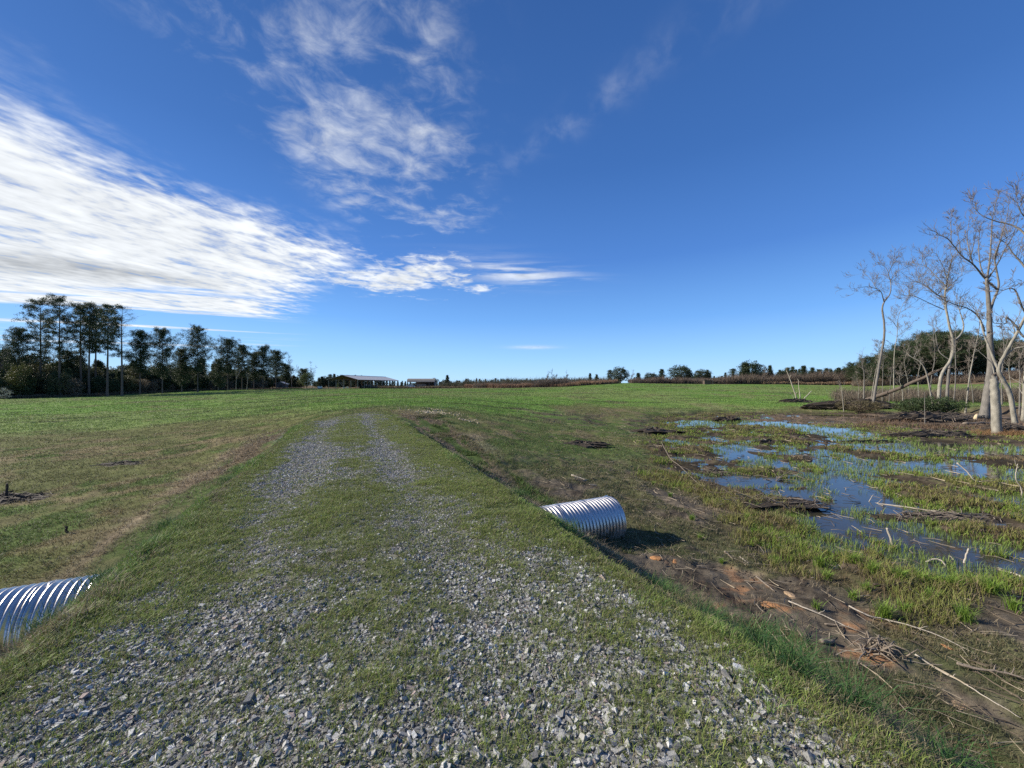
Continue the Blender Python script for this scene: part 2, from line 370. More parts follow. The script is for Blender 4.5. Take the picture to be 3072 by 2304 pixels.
class MB:
    """collects boxes, tubes and faces; build() links them as ONE mesh object"""
    def __init__(s): s.V = []; s.Q = []; s.T = []; s.n = 0; s.c = []
    def add(s, V, Q=None, T=None, col=None):
        V = np.asarray(V, float).reshape(-1, 3); s.V.append(V)
        if Q is not None and len(Q): s.Q.append(np.asarray(Q, int)+s.n)
        if T is not None and len(T): s.T.append(np.asarray(T, int)+s.n)
        s.c.append(np.tile(np.asarray(col if col is not None else (1, 1, 1), float), (len(V), 1)) if np.ndim(col) < 2 else np.asarray(col, float))
        s.n += len(V); return s
    def box(s, c, size, rz=0, col=None, M=None):
        hx, hy, hz = np.asarray(size, float)/2
        P = np.array([[a*hx, b*hy, e*hz] for a in (-1, 1) for b in (-1, 1) for e in (-1, 1)])
        ca, sa = math.cos(rz), math.sin(rz)
        P = P@np.array([[ca, sa, 0], [-sa, ca, 0], [0, 0, 1]])+np.asarray(c, float)
        return s.add(P, Q=[[0,1,3,2],[4,6,7,5],[0,4,5,1],[2,3,7,6],[0,2,6,4],[1,5,7,3]], col=col)
    def beam(s, a, b, w, t=None, col=None):
        a = Vector(a); b = Vector(b); d = (b-a).normalized(); up = Vector((0, 0, 1)) if abs(d.z) < .95 else Vector((0, 1, 0))
        x = d.cross(up).normalized(); y = x.cross(d); t = t or w
        P = [q+x*(i*w/2)+y*(j*t/2) for q in (a, b) for i, j in ((-1,-1),(1,-1),(1,1),(-1,1))]
        return s.add([tuple(q) for q in P], Q=[[0,1,5,4],[1,2,6,5],[2,3,7,6],[3,0,4,7],[3,2,1,0],[4,5,6,7]], col=col)
    def tube(s, P, rad, n=6, col=None, cap=True):
        P = np.asarray(P, float); k = len(P); rad = np.broadcast_to(np.asarray(rad, float), (k,))
        D = np.gradient(P, axis=0); D /= np.linalg.norm(D, axis=1)[:, None]+1e-12
        ref = np.array([.31, .17, .93]) if abs(D[0, 2]) < .8 else np.array([.9, .3, .1])
        U = np.cross(D, ref); U /= np.linalg.norm(U, axis=1)[:, None]+1e-12
        Wv = np.cross(D, U)
        a = np.arange(n)*2*math.pi/n
        V = P[:, None]+rad[:, None, None]*(np.cos(a)[None, :, None]*U[:, None]+np.sin(a)[None, :, None]*Wv[:, None])
        i = np.arange(k-1)[:, None]*n; j = np.arange(n)[None]; j2 = (j+1) % n
        Q = np.stack([i+j, i+j2, i+n+j2, i+n+j], -1).reshape(-1, 4)
        T = []
        if cap and n > 3:
            T = [[(k-1)*n, (k-1)*n+q, (k-1)*n+q+1] for q in range(1, n-1)]+[[0, q+1, q] for q in range(1, n-1)]
        return s.add(V.reshape(-1, 3), Q, T, col)
    def build(s, name, mat, parent=None, smooth=False, col=False, link=True):
        F_ = []
        if s.Q: F_.append(np.concatenate(s.Q))
        if s.T: F_.append(np.concatenate(s.T))
        return np_mesh(name, np.concatenate(s.V), F_, mat, np.concatenate(s.c) if col else None, smooth, parent, link=link)
def tag(o, label=None, cat=None, group=None, kind=None):
    if label: o['label'] = label
    if cat: o['category'] = cat
    if group: o['group'] = group
    if kind: o['kind'] = kind
    return o
def thing(name, label, cat, loc=(0, 0, 0), rz=0, group=None):
    o = bpy.data.objects.new(name, None); C.objects.link(o); o.location = loc; o.rotation_euler = (0, 0, rz)
    o.empty_display_size = .3
    return tag(o, label, cat, group)
def dup(root, loc, rz, sc=1.0, label=None, group=None):
    r = root.copy(); C.objects.link(r); r.location = loc; r.rotation_euler = (0, 0, rz)
    r.scale = (sc, sc, sc) if not isinstance(sc, (tuple, list)) else sc
    if label: r['label'] = label
    if group: r['group'] = group
    for ch in list(root.children):
        c = ch.copy(); C.objects.link(c); c.parent = r
        for gch in ch.children:
            d = gch.copy(); C.objects.link(d); d.parent = c
    return r
# ------------------------------------------------------------ materials
def mat(name, col, rough=.8, var=.25, scale=6, metal=0, bump=0, bscale=40, spec=.3, attr=False, trans=0, stretch=None):
    m_ = bpy.data.materials.new(name); m_.use_nodes = True; q = NG(m_.node_tree)
    b = m_.node_tree.nodes['Principled BSDF']; b.inputs['Roughness'].default_value = rough
    b.inputs['Metallic'].default_value = metal; b.inputs['Specular IOR Level'].default_value = spec
    t = q.node('ShaderNodeTexCoord'); vec = t.outputs['Object']
    if stretch:
        mp = q.node('ShaderNodeMapping'); q.put(mp.inputs[0], vec); mp.inputs['Scale'].default_value = stretch; vec = mp.outputs[0]
    n_ = q.noise(vec, scale, 5, .6).outputs[0]
    base = q.node('ShaderNodeAttribute', attribute_name='col').outputs[0] if attr else tuple(col)+(1,)
    f = q.m('MULTIPLY_ADD', n_, var*2, 1-var)
    vm = q.node('ShaderNodeVectorMath', operation='SCALE'); q.put(vm.inputs[0], base if attr else tuple(col)); q.put(vm.inputs['Scale'], f)
    q.put(b.inputs['Base Color'], vm.outputs[0])
    if bump:
        bn = q.node('ShaderNodeBump'); bn.inputs['Strength'].default_value = bump; bn.inputs['Distance'].default_value = .02
        q.put(bn.inputs['Height'], q.noise(vec, bscale, 4, .6).outputs[0]); q.put(b.inputs['Normal'], bn.outputs[0])
    if trans:
        tr = q.node('ShaderNodeBsdfTranslucent'); q.put(tr.inputs[0], vm.outputs[0])
        ms = q.node('ShaderNodeMixShader'); ms.inputs[0].default_value = trans
        out = m_.node_tree.nodes['Material Output']
        q.l.new(b.outputs[0], ms.inputs[1]); q.l.new(tr.outputs[0], ms.inputs[2]); q.l.new(ms.outputs[0], out.inputs[0])
    return m_
M_grass = mat('grass_blades', (1,1,1), .6, .25, 3, attr=True, trans=.25, spec=.25)
M_straw = mat('dry_stems', (1,1,1), .8, .25, 3, attr=True, trans=.12)
M_stone = mat('stone', (1,1,1), .8, .3, 60, attr=True, spec=.22, bump=.35, bscale=150)
M_clod = mat('mud_clod', (1,1,1), .8, .3, 20, attr=True, bump=.6, bscale=60)
# ground
Mg = bpy.data.materials.new('ground'); Mg.use_nodes = True; q = NG(Mg.node_tree); b = Mg.node_tree.nodes['Principled BSDF']
b.inputs['Specular IOR Level'].default_value = .03
at = q.node('ShaderNodeAttribute', attribute_name='col'); tcn = q.node('ShaderNodeTexCoord'); P_ = tcn.outputs['Object']
gw = at.outputs['Alpha']
f1 = q.noise(P_, 9, 6, .68).outputs[0]; f2 = q.noise(P_, 60, 4, .7).outputs[0]; f3 = q.noise(P_, 1.1, 6, .65).outputs[0]
fac = q.m('ADD', q.m('ADD', q.m('MULTIPLY', f1, 1.0), q.m('MULTIPLY', f2, .9)), q.m('MULTIPLY', f3, .7))
fac = q.m('MAXIMUM', q.m('MULTIPLY_ADD', q.m('SUBTRACT', fac, 1.3), 1.5, 1.0), .25)
sc_ = q.node('ShaderNodeVectorMath', operation='SCALE'); q.put(sc_.inputs[0], at.outputs[0]); q.put(sc_.inputs['Scale'], fac)
vo = q.node('ShaderNodeTexVoronoi'); q.put(vo.inputs['Vector'], P_); vo.inputs['Scale'].default_value = 70
sepc = q.node('ShaderNodeSeparateColor'); q.put(sepc.inputs[0], vo.outputs['Color'])
stv = q.m('MULTIPLY_ADD', q.m('POWER', sepc.outputs[0], 2.0), 1.5, .45)
stc = q.node('ShaderNodeVectorMath', operation='SCALE'); stc.inputs[0].default_value = (.20,.193,.175); q.put(stc.inputs['Scale'], stv)
colr = q.mix(gw, sc_.outputs[0], stc.outputs[0])
q.put(b.inputs['Base Color'], colr)
b.inputs['Roughness'].default_value = .9
bp = q.node('ShaderNodeBump'); bp.inputs['Strength'].default_value = .9; bp.inputs['Distance'].default_value = .03
q.put(bp.inputs['Height'], q.m('ADD', q.m('MULTIPLY', f1, .6), q.m('ADD', q.m('MULTIPLY', f2, .25), q.m('MULTIPLY', q.m('MULTIPLY', vo.outputs['Distance'], -.5), gw))))
q.put(b.inputs['Normal'], bp.outputs[0])
# ------------------------------------------------------------ ground sheet
fr = np.linspace(-66, 66, 980); bk = np.linspace(66, 294, 90)[1:-1]
ang = np.radians(np.concatenate([fr, bk]))
rad = np.concatenate([np.exp(np.linspace(math.log(.35), math.log(300), 860)), np.exp(np.linspace(math.log(300), math.log(2600), 50))[1:]])
A_, R_ = np.meshgrid(ang, rad)
gx = (np.sin(A_)*R_).ravel(); gy = (np.cos(A_)*R_).ravel(); gh = height(gx, gy)
Z = zones(gx, gy, gh)
na, nr = len(ang), len(rad)
ii = np.arange(nr-1)[:, None]*na; jj = np.arange(na)[None]; j2 = (jj+1) % na
Qg = np.stack([ii+jj, ii+na+jj, ii+na+j2, ii+j2], -1).reshape(-1, 4)[:, ::-1]
Tg = np.stack([np.full(na, nr*na), np.arange(na), (np.arange(na)+1) % na], -1)[:, ::-1]
gv_ = np.concatenate([np.stack([gx, gy, gh], -1), [[0, 0, hz_(0, 0)]]])
gc = np.concatenate([np.concatenate([Z['col'], Z['gravel'][:, None]], 1), [[.1, .1, .09, 1]]])
go = np_mesh('ground', gv_, [Qg, Tg], Mg, gc, True); tag(go, kind='structure')
# ------------------------------------------------------------ water
Mw = bpy.data.materials.new('marsh_water'); Mw.use_nodes = True; q = NG(Mw.node_tree); b = Mw.node_tree.nodes['Principled BSDF']
b.inputs['Base Color'].default_value = (.045, .042, .030, 1); b.inputs['Roughness'].default_value = .03; b.inputs['IOR'].default_value = 1.333
b.inputs['Specular IOR Level'].default_value = .5
bp = q.node('ShaderNodeBump'); bp.inputs['Strength'].default_value = .10; bp.inputs['Distance'].default_value = .01
tcn = q.node('ShaderNodeTexCoord'); q.put(bp.inputs['Height'], q.noise(tcn.outputs['Object'], 5, 4, .6).outputs[0]); q.put(b.inputs['Normal'], bp.outputs[0])
wp = [(4.6,4),(4.5,9),(4.5,14),(6,20),(9,28),(12,40),(22,47),(50,46),(60,38),(95,36),(95,-20),(10,-20),(9,1)]
wo_ = np_mesh('water', [(a, b_, WATER) for a, b_ in wp], [np.array([list(range(len(wp)))[::-1]])], Mw); tag(wo_, kind='structure')
wo_.data.polygons[0].use_smooth = False
# ------------------------------------------------------------ scatter helpers
rng = np.random.default_rng(7)
def rot_pts(n): return rng.uniform(0, 2*math.pi, n)
def blades(x, y, z, h, w, col, lean=.5, bend=.5, az=None):
    """curved grass blades: 5 vertices each, one quad and one triangle"""
    n = len(x); a = rot_pts(n) if az is None else az; fa = a+rng.uniform(.6, 2.5, n)
    lx, ly = np.cos(a), np.sin(a); wx, wy = np.cos(fa)*w/2, np.sin(fa)*w/2
    l1 = lean*h*rng.uniform(.1, 1, n)*.45; l2 = l1+lean*h*rng.uniform(.2, 1, n)*.75*(1+bend*rng.uniform(-.5, 1, n))
    h1 = h*.55; h2 = np.maximum(h*(1-.35*bend*rng.uniform(0, 1, n)), h*.3)
    V = np.zeros((n, 5, 3))
    V[:, 0] = np.stack([x-wx, y-wy, z-.01], -1); V[:, 1] = np.stack([x+wx, y+wy, z-.01], -1)
    V[:, 2] = np.stack([x+wx*.8+lx*l1, y+wy*.8+ly*l1, z+h1], -1); V[:, 3] = np.stack([x-wx*.8+lx*l1, y-wy*.8+ly*l1, z+h1], -1)
    V[:, 4] = np.stack([x+lx*l2, y+ly*l2, z+h2], -1)
    i = np.arange(n)[:, None]*5
    Q = i+np.array([[0, 1, 2, 3]]); T = i+np.array([[3, 2, 4]])
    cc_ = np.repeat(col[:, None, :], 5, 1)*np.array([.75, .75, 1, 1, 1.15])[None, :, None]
    return V.reshape(-1, 3), Q, T, cc_.reshape(-1, 3)
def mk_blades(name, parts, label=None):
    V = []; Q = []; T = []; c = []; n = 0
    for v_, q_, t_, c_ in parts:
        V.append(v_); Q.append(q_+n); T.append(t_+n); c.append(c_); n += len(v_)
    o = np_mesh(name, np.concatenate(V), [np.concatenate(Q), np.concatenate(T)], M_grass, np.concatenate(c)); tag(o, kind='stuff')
    if label: o['label'] = label
    return o
def tuftpos(x, y, k, rr):
    n = len(x); X = np.repeat(x, k); Y = np.repeat(y, k)
    d = np.abs(rng.normal(0, 1, n*k))*np.repeat(rr, k); a = rot_pts(n*k)
    return X+np.cos(a)*d, Y+np.sin(a)*d
def logpolar(n, r0, r1, a0=-70, a1=72):
    if a1 in (58, 60): n = int(n*1.25); a1 = 74
    r = np.exp(rng.uniform(math.log(r0), math.log(r1), n)); a = np.radians(rng.uniform(a0, a1, n))
    return np.sin(a)*r, np.cos(a)*r
def road_pts(n, s0, s1, p0, p1):
    s = rng.uniform(s0, s1, n); p = rng.uniform(p0, p1, n)
    return s*DX+p*NX, s*DY+p*NY
def zat(x, y):
    h = height(x, y); return h, zones(x, y, h)
def in_view(x, y, m_=1.36): return (y > -1.0) & (np.abs(x) < np.maximum(y, 0)*1.75+2.2)
# ------------------------------------------------------------ gravel
def chips(x, y, z, size, col):
    """crushed stone: hexahedra with uneven corners, turned at random"""
    n = len(x)
    B = np.array([[a, b_, c_] for a in (-1, 1) for b_ in (-1, 1) for c_ in (-1, 1)], float)
    P = B[None]*rng.uniform(.45, 1.1, (n, 8, 3))
    P = P*np.stack([rng.uniform(.75, 1.35, n), rng.uniform(.5, 1.0, n), rng.uniform(.28, .62, n)], -1)[:, None]
    qt = rng.normal(0, 1, (n, 4))*np.array([1.4, .30, .30, 1.4]); qt /= np.linalg.norm(qt, axis=1)[:, None]
    w_, a, b_, c_ = qt.T
    Rm = np.stack([np.stack([1-2*(b_*b_+c_*c_), 2*(a*b_-c_*w_), 2*(a*c_+b_*w_)], -1), np.stack([2*(a*b_+c_*w_), 1-2*(a*a+c_*c_), 2*(b_*c_-a*w_)], -1), np.stack([2*(a*c_-b_*w_), 2*(b_*c_+a*w_), 1-2*(a*a+b_*b_)], -1)], -2)
    V = np.einsum('nij,nkj->nki', Rm, P)*size[:, None, None]*.56
    V += np.stack([x, y, z+size*rng.uniform(-.10, .14, n)], -1)[:, None]
    Tq = np.array([(0,1,3),(0,3,2),(4,6,7),(4,7,5),(0,4,5),(0,5,1),(2,3,7),(2,7,6),(0,2,6),(0,6,4),(1,5,7),(1,7,3)])
    return V.reshape(-1, 3), (np.arange(n)[:, None, None]*8+Tq[None]).reshape(-1, 3), np.repeat(col[:, None], 8, 1).reshape(-1, 3)
ico = np.array([(0,-1,1.618),(0,1,1.618),(0,-1,-1.618),(0,1,-1.618),(-1,1.618,0),(1,1.618,0),(-1,-1.618,0),(1,-1.618,0),(1.618,0,-1),(1.618,0,1),(-1.618,0,-1),(-1.618,0,1)])/1.9
icoF = np.array([(0,9,1),(0,1,11),(1,9,5),(9,8,5),(3,5,8),(3,4,5),(1,5,4),(1,4,11),(3,10,4),(2,10,3),(2,3,8),(2,8,7),(7,8,9),(7,9,0),(0,6,7),(6,0,11),(6,11,10),(4,10,11),(2,6,10),(2,7,6)])
def stones(x, y, z, size, col):
    n = len(x)
    P = ico[None]*rng.uniform(.62, 1.25, (n, 12, 1))
    # rough angular shapes: squash along random axes before turning
    P = P*np.stack([rng.uniform(.75, 1.35, n), rng.uniform(.55, 1.0, n), rng.uniform(.35, .8, n)], -1)[:, None]
    a, b_, c_ = rot_pts(n), rng.normal(0, .35, n), rng.normal(0, .35, n)
    ca, sa, cb, sb, cg, sg = np.cos(a), np.sin(a), np.cos(b_), np.sin(b_), np.cos(c_), np.sin(c_)
    X, Y, Zz = P[..., 0], P[..., 1], P[..., 2]
    Y, Zz = Y*cb[:, None]-Zz*sb[:, None], Y*sb[:, None]+Zz*cb[:, None]
    X, Zz = X*cg[:, None]+Zz*sg[:, None], -X*sg[:, None]+Zz*cg[:, None]
    X, Y = X*ca[:, None]-Y*sa[:, None], X*sa[:, None]+Y*ca[:, None]
    V = np.stack([X, Y, Zz], -1)*size[:, None, None]*.5
    V += np.stack([x, y, z+size*rng.uniform(.02, .20, n)], -1)[:, None]
    Fc = (np.arange(n)[:, None, None]*12+icoF[None]).reshape(-1, 3)
    return V.reshape(-1, 3), Fc, np.repeat(col[:, None], 12, 1).reshape(-1, 3)
def stone_cols(n):
    t = rng.uniform(0, 1, n); base = rng.uniform(.15, .42, n)
    c = np.stack([base*1.02, base*1.0, base*.94], -1)
    w_ = t > .86; c[w_] = rng.uniform(.36, .66, w_.sum())[:, None]*np.array([1, .99, .95])
    k_ = (t > .81) & (t < .86); c[k_] = rng.uniform(.22, .38, k_.sum())[:, None]*np.array([1.15, .92, .80])
    d_ = t < .16; c[d_] *= .55
    return c
GV, GF, GC, n0 = [], [], [], 0
for (s0, s1, N, lo, hi, pw) in ((-1.2, 1.6, 84000, .005, .040, 3.2), (1.6, 3.2, 60000, .005, .032, 3.0), (3.2, 6.5, 60000, .006, .026, 2.5), (6.5, 11, 42000, .010, .032, 2.0), (11, 23, 46000, .016, .036, 1.6), (-.6, 4, 160, .038, .060, 1)):
    x, y = road_pts(N, s0, s1, PL-.3 if s1 < 16 else -3.6, PR+.4)
    h, zz = zat(x, y)
    keep = (rng.uniform(0, 1, N) < np.clip(zz['gravel']*1.0+.06*zz['on'], 0, 1)) & in_view(x, y)
    if lo == .038: keep &= rng.uniform(0, 1, N) < .6
    x, y, h = x[keep], y[keep], h[keep]; n = len(x)
    sz = lo+(hi-lo)*rng.uniform(0, 1, n)**pw
    cut = int(n*.6); sc0 = stone_cols(n)
    for fn, a_, b__ in ((chips, 0, cut), (stones, cut, n)):
        V, Fc, cc_ = fn(x[a_:b__], y[a_:b__], h[a_:b__]-(0 if fn is chips else sz[a_:b__]*.12), sz[a_:b__]*(1 if fn is chips else .95), sc0[a_:b__])
        GV.append(V); GF.append(Fc+n0); GC.append(cc_); n0 += len(V)
tag(np_mesh('gravel', np.concatenate(GV), [np.concatenate(GF)], M_stone, np.concatenate(GC)), kind='stuff')
# mud clods of the churned marsh edge and the worn strip
x, y = logpolar(42000, 2.5, 60, -8, 58); h, zz = zat(x, y)
dens = zz['mm']*sst(h-WATER, .0, .05)*sst(zz['nh'], .50, .62)*.9+zz['belt']*.8*sst(zz['nm'], .5, .6)+zz['flat']*(1-zz['turf']*.5)*sst(zz['nh'], .46, .60)*.8+zz['isl']*.25
dens *= (1-zz['top'])
keep = rng.uniform(0, 1, len(x)) < dens
x, y, h = x[keep], y[keep], h[keep]; n = len(x)
sz = (.012+.08*rng.uniform(0, 1, n)**2.5)*np.clip(np.hypot(x, y)/12, .5, 2.4)
cb_ = np.where((rng.uniform(0, 1, n) < .3)[:, None], CL(.12, .09, .06), CL(.045, .036, .028))*rng.uniform(.6, 1.4, n)[:, None]
V, Fc, cc_ = stones(x, y, h-sz*.1, sz, cb_)
tag(np_mesh('mud_clods', V, [Fc], M_clod, cc_), kind='stuff')
# ------------------------------------------------------------ grass on the track
parts = []
def cvar(n, a, b_, j=.25):
    t = rng.uniform(0, 1, n)[:, None]; return (np.asarray(a)*(1-t)+np.asarray(b_)*t)*rng.uniform(1-j, 1+j, n)[:, None]
for (s0, s1, N, k, hh, wd) in ((-1.2, 2.6, 30000, 13, .042, .0026), (2.6, 6, 36000, 10, .036, .0038), (6, 12, 42000, 8, .034, .0055), (12, 23, 36000, 7, .034, .009)):
    x, y = road_pts(N, s0, s1, PL-.1, PR+.1); h, zz = zat(x, y)
    d = np.clip((1-zz['gravel']*(.70+.22*sst(zz['s'], 4, 9)))*(.34+.66*sst(zz['nh']*.3+zz['ns']*.5+zz['nm']*.2, .38, .56))*1.05, 0, 1)+.03
    keep = (rng.uniform(0, 1, N) < d) & in_view(x, y)
    x, y = x[keep], y[keep]; n = len(x); sc = rng.uniform(.45, 1.25, n)*(.55+.6*d[keep])
    X, Y = tuftpos(x, y, k, .016+.018*sc); H, _z = height(X, Y), None
    S = np.repeat(sc, k)*rng.uniform(.5, 1.2, n*k)
    dry = rng.uniform(0, 1, n*k) < .28
    c = cvar(n*k, (.17, .235, .05), (.28, .325, .085))*np.repeat(.75+.5*zz['nh'][keep], k)[:, None]; c[dry] = cvar(dry.sum(), (.32, .28, .17), (.22, .20, .10))
    parts.append(blades(X, Y, H, hh*S, wd*rng.uniform(.7, 1.3, n*k), c, 1.1, .7))
mk_blades('track_grass', parts)
# lush fringe on both crests and down the right bank
parts = []
for (s0, s1, N, k, wd) in ((-1, 3, 11000, 12, .003), (3, 8, 14000, 9, .005), (8, 21, 16000, 7, .010)):
    for side in (0, 1):
        n_ = N if side else N//2
        x, y = road_pts(n_, s0, s1, PR-.30, PR+2.6) if side else road_pts(n_, s0, s1, PL-1.0, PL+.20)
        h, zz = zat(x, y); p = zz['p']
        if side: d = sst(p, PR-.30, PR+.10)*sst(zz['nm']*.5+zz['nh']*.5+.06*sst(p, PR+.8, PR+1.3), .44, .56)*(1-.95*zz['scar'])
        else: d = sst(-p, -PL-.2, -PL+.1)*sst(zz['nm']*.6+zz['nh']*.4, .40, .52)*(1-zz['scar'])
        keep = (rng.uniform(0, 1, n_) < d) & in_view(x, y)
        x, y, p = x[keep], y[keep], p[keep]; n = len(x)
        sc = rng.uniform(.5, 1.3, n)*(1+.8*sst(zz['nh'][keep], .55, .7))
        sc = sc*(.6+.9*zz['ns'][keep]**2*1.6); X, Y = tuftpos(x, y, k, .028*sc); S = np.repeat(sc, k)*rng.uniform(.5, 1.2, n*k)
        c = cvar(n*k, (.060, .12, .028), (.12, .18, .045))
        c = c*np.repeat(np.where((p < PR+.5) if side else (p > PL-.4), 1.9, 1.1), k)[:, None]*np.array([1.08, 1, 1])
        dry = rng.uniform(0, 1, n*k) < np.repeat(.12+.75*sst(zz['nm'][keep], .50, .62), k); c[dry] = cvar(dry.sum(), (.32, .27, .17), (.20, .17, .09))
        parts.append(blades(X, Y, height(X, Y), (.045 if not side else .042*np.repeat(1+.8*sst(p, PR+.8, PR+1.3), k))*S, wd*rng.uniform(.7, 1.3, n*k), c, .95, .8))
mk_blades('bank_grass', parts)
# dry matted stems on the scarred banks and foot strips
parts = []
x, y = road_pts(60000, -1, 24, -6.2, 9.5); h, zz = zat(x, y)
d = zz['scar']*zz['top']*(1-zz['on'])*.8+zz['footL']*.6+zz['flat']*.35*sst(zz['ns'], .35, .55)
keep = (rng.uniform(0, 1, len(x)) < d) & in_view(x, y); x, y = x[keep], y[keep]; n = len(x)
X, Y = tuftpos(x, y, 4, np.full(n, .05)); rr = np.hypot(X, Y)
parts.append(blades(X, Y, height(X, Y), rng.uniform(.03, .10, n*4), .0012+.0007*rr, cvar(n*4, (.36, .29, .19), (.15, .12, .08)), 1.8, 1.2))
mk_blades('dry_stems', parts)
# ------------------------------------------------------------ sward of the field (blades coarser with distance)
parts = []
N = 290000
x, y = logpolar(N, 2.6, 175); h, zz = zat(x, y); r = zz['r']
d = (1-zz['on'])*(1-zz['top'])*(1-zz['mm'])*(1-zz['isl'])*(1-.9*zz['out'])*(1-.85*zz['footL'])*(1-.85*zz['belt'])
d *= (1-zz['flat']*(1-zz['turf']*1.0))*(.35+.65*sst(zz['nh']*.6+zz['ns']*.4, .36, .56))
keep = rng.uniform(0, 1, N) < d; x, y, r = x[keep], y[keep], r[keep]; n = len(x)
grn = zz['green'][keep]; base = zz['col'][keep]; nmk = zz['nm'][keep]
X, Y = tuftpos(x, y, 5, .02+.006*r); R5 = np.repeat(r, 5)
t = rng.uniform(0, 1, n*5)[:, None]
cg_ = np.repeat(base, 5, 0)*rng.uniform(.95, 1.5, n*5)[:, None]
dry = (rng.uniform(0, 1, n*5) < np.repeat(.30*(1-grn)+.02, 5)); cg_[dry] = cvar(dry.sum(), (.22, .18, .10), (.16, .14, .08))
hh = np.repeat((.055*(1-grn)+.10*grn)*(.7+.6*nmk), 5)*rng.uniform(.5, 1.3, n*5)
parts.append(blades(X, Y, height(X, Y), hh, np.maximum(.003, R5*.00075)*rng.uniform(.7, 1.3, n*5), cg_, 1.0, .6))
# odd tall tan stems in the middle distance
x, y = logpolar(6500, 14, 90, -35, 40); h, zz = zat(x, y)
d = (1-zz['on'])*(1-zz['top'])*(1-zz['mm'])*(1-zz['out'])*sst(fbm(x*.25, y, 3.0, 3, 91), .55, .66)*(1-.75*zz['green'])
keep = rng.uniform(0, 1, len(x)) < d*.8; x, y = x[keep], y[keep]; n = len(x); X, Y = tuftpos(x, y, 5, np.full(n, .10)); rr = np.hypot(X, Y)
parts.append(blades(X, Y, height(X, Y), rng.uniform(.12, .34, n*5), .0005*rr+.001, cvar(n*5, (.30, .24, .13), (.20, .17, .09)), .6, .3))
mk_blades('field_grass', parts)
# ------------------------------------------------------------ marsh sedge
parts = []
x, y = logpolar(60000, 4.5, 60, -12, 60); h, zz = zat(x, y)
lv = h-WATER; r = zz['r']
cl_ = fbm(x, y, 1.1, 3, 71); cl2 = fbm(x, y, 4.5, 2, 72)
d = zz['mm']*(1-zz['isl'])*sst(lv, -.085, -.03)*(1-sst(lv, .06, .12)*.6)*sst(cl_*.7+cl2*.3, .49, .57)
d = np.maximum(d, zz['mm']*(1-zz['isl'])*sst(lv, -.09, -.04)*sst(cl_, .62, .68)*.7)
d = np.maximum(d, .55*sst(dist_line(x, y, [onplane(2560, 1312, -1.7), onplane(2700, 1300, -1.7), onplane(2640, 1275, -1.7), onplane(2500, 1280, -1.7)])*-1, -2.0, -.8))
d = np.maximum(d, (1-sst(np.abs(sdf_poly(x, y, MARSH)+.2), .1, .75))*(x < 12)*(y < 26)*sst(cl_, .46, .56)*.95*(1-sst(y, 14, 26)))
keep = rng.uniform(0, 1, len(x)) < np.clip(d, 0, 1)*.85
x, y, lv, r = x[keep], y[keep], lv[keep], r[keep]; n = len(x); k = 11
sc = rng.uniform(.45, 1.25, n); X, Y = tuftpos(x, y, k, (.03+.0035*r)*sc); S = np.repeat(sc, k)*rng.uniform(.55, 1.2, n*k); R5 = np.repeat(r, k)
tint = sst(cl2[keep], .42, .58)
ca_ = cvar(n*k, (.15, .24, .035), (.22, .28, .05)); cb2 = cvar(n*k, (.20, .19, .06), (.27, .22, .09))
tt = np.repeat(tint*.65*(lv > .03), k)[:, None]; dry = (rng.uniform(0, 1, n*k) < .27)[:, None]
c = ca_*(1-tt)+cb2*tt; c = np.where(dry, CL(.24, .19, .10), c)
H = np.maximum(height(X, Y), WATER-.03)
parts.append(blades(X, Y, H, .17*S*np.clip(1.15-R5/90, .7, 1.15), np.maximum(.0035, R5*.0009)*rng.uniform(.7, 1.3, n*k), c, .75, .55))
# thin shoots standing in open water
x, y = logpolar(60000, 5, 45, 0, 58); h = height(x, y); lv = h-WATER
keep = (marsh_mask(x, y) > .6) & (lv < -.01) & (fbm(x, y, 1.4, 3, 73) > .44); x, y = x[keep], y[keep]; n = len(x)
X, Y = tuftpos(x, y, 3, np.full(n, .04)); rr = np.hypot(X, Y)
parts.append(blades(X, Y, np.full(len(X), WATER-.02), rng.uniform(.06, .20, len(X)), .0014+rr*.0005, cvar(len(X), (.15, .24, .05), (.22, .28, .08)), .45, .4))
# tan dead sedge on the hummocks and the wooded bank
x, y = logpolar(26000, 5, 55, -5, 60); h, zz = zat(x, y); lv = h-WATER
d = zz['mm']*sst(lv, .03, .09)*sst(fbm(x, y, 1.8, 3, 74), .46, .56)*.85+zz['isl']*.5*sst(zz['nh'], .45, .6)
keep = rng.uniform(0, 1, len(x)) < d; x, y = x[keep], y[keep]; n = len(x); X, Y = tuftpos(x, y, 7, np.full(n, .07)); rr = np.hypot(X, Y)
parts.append(blades(X, Y, height(X, Y), rng.uniform(.05, .20, n*7), .0015+rr*.0006, cvar(n*7, (.26, .19, .10), (.15, .11, .06)), 1.5, 1.0))
mk_blades('marsh_sedge', parts)
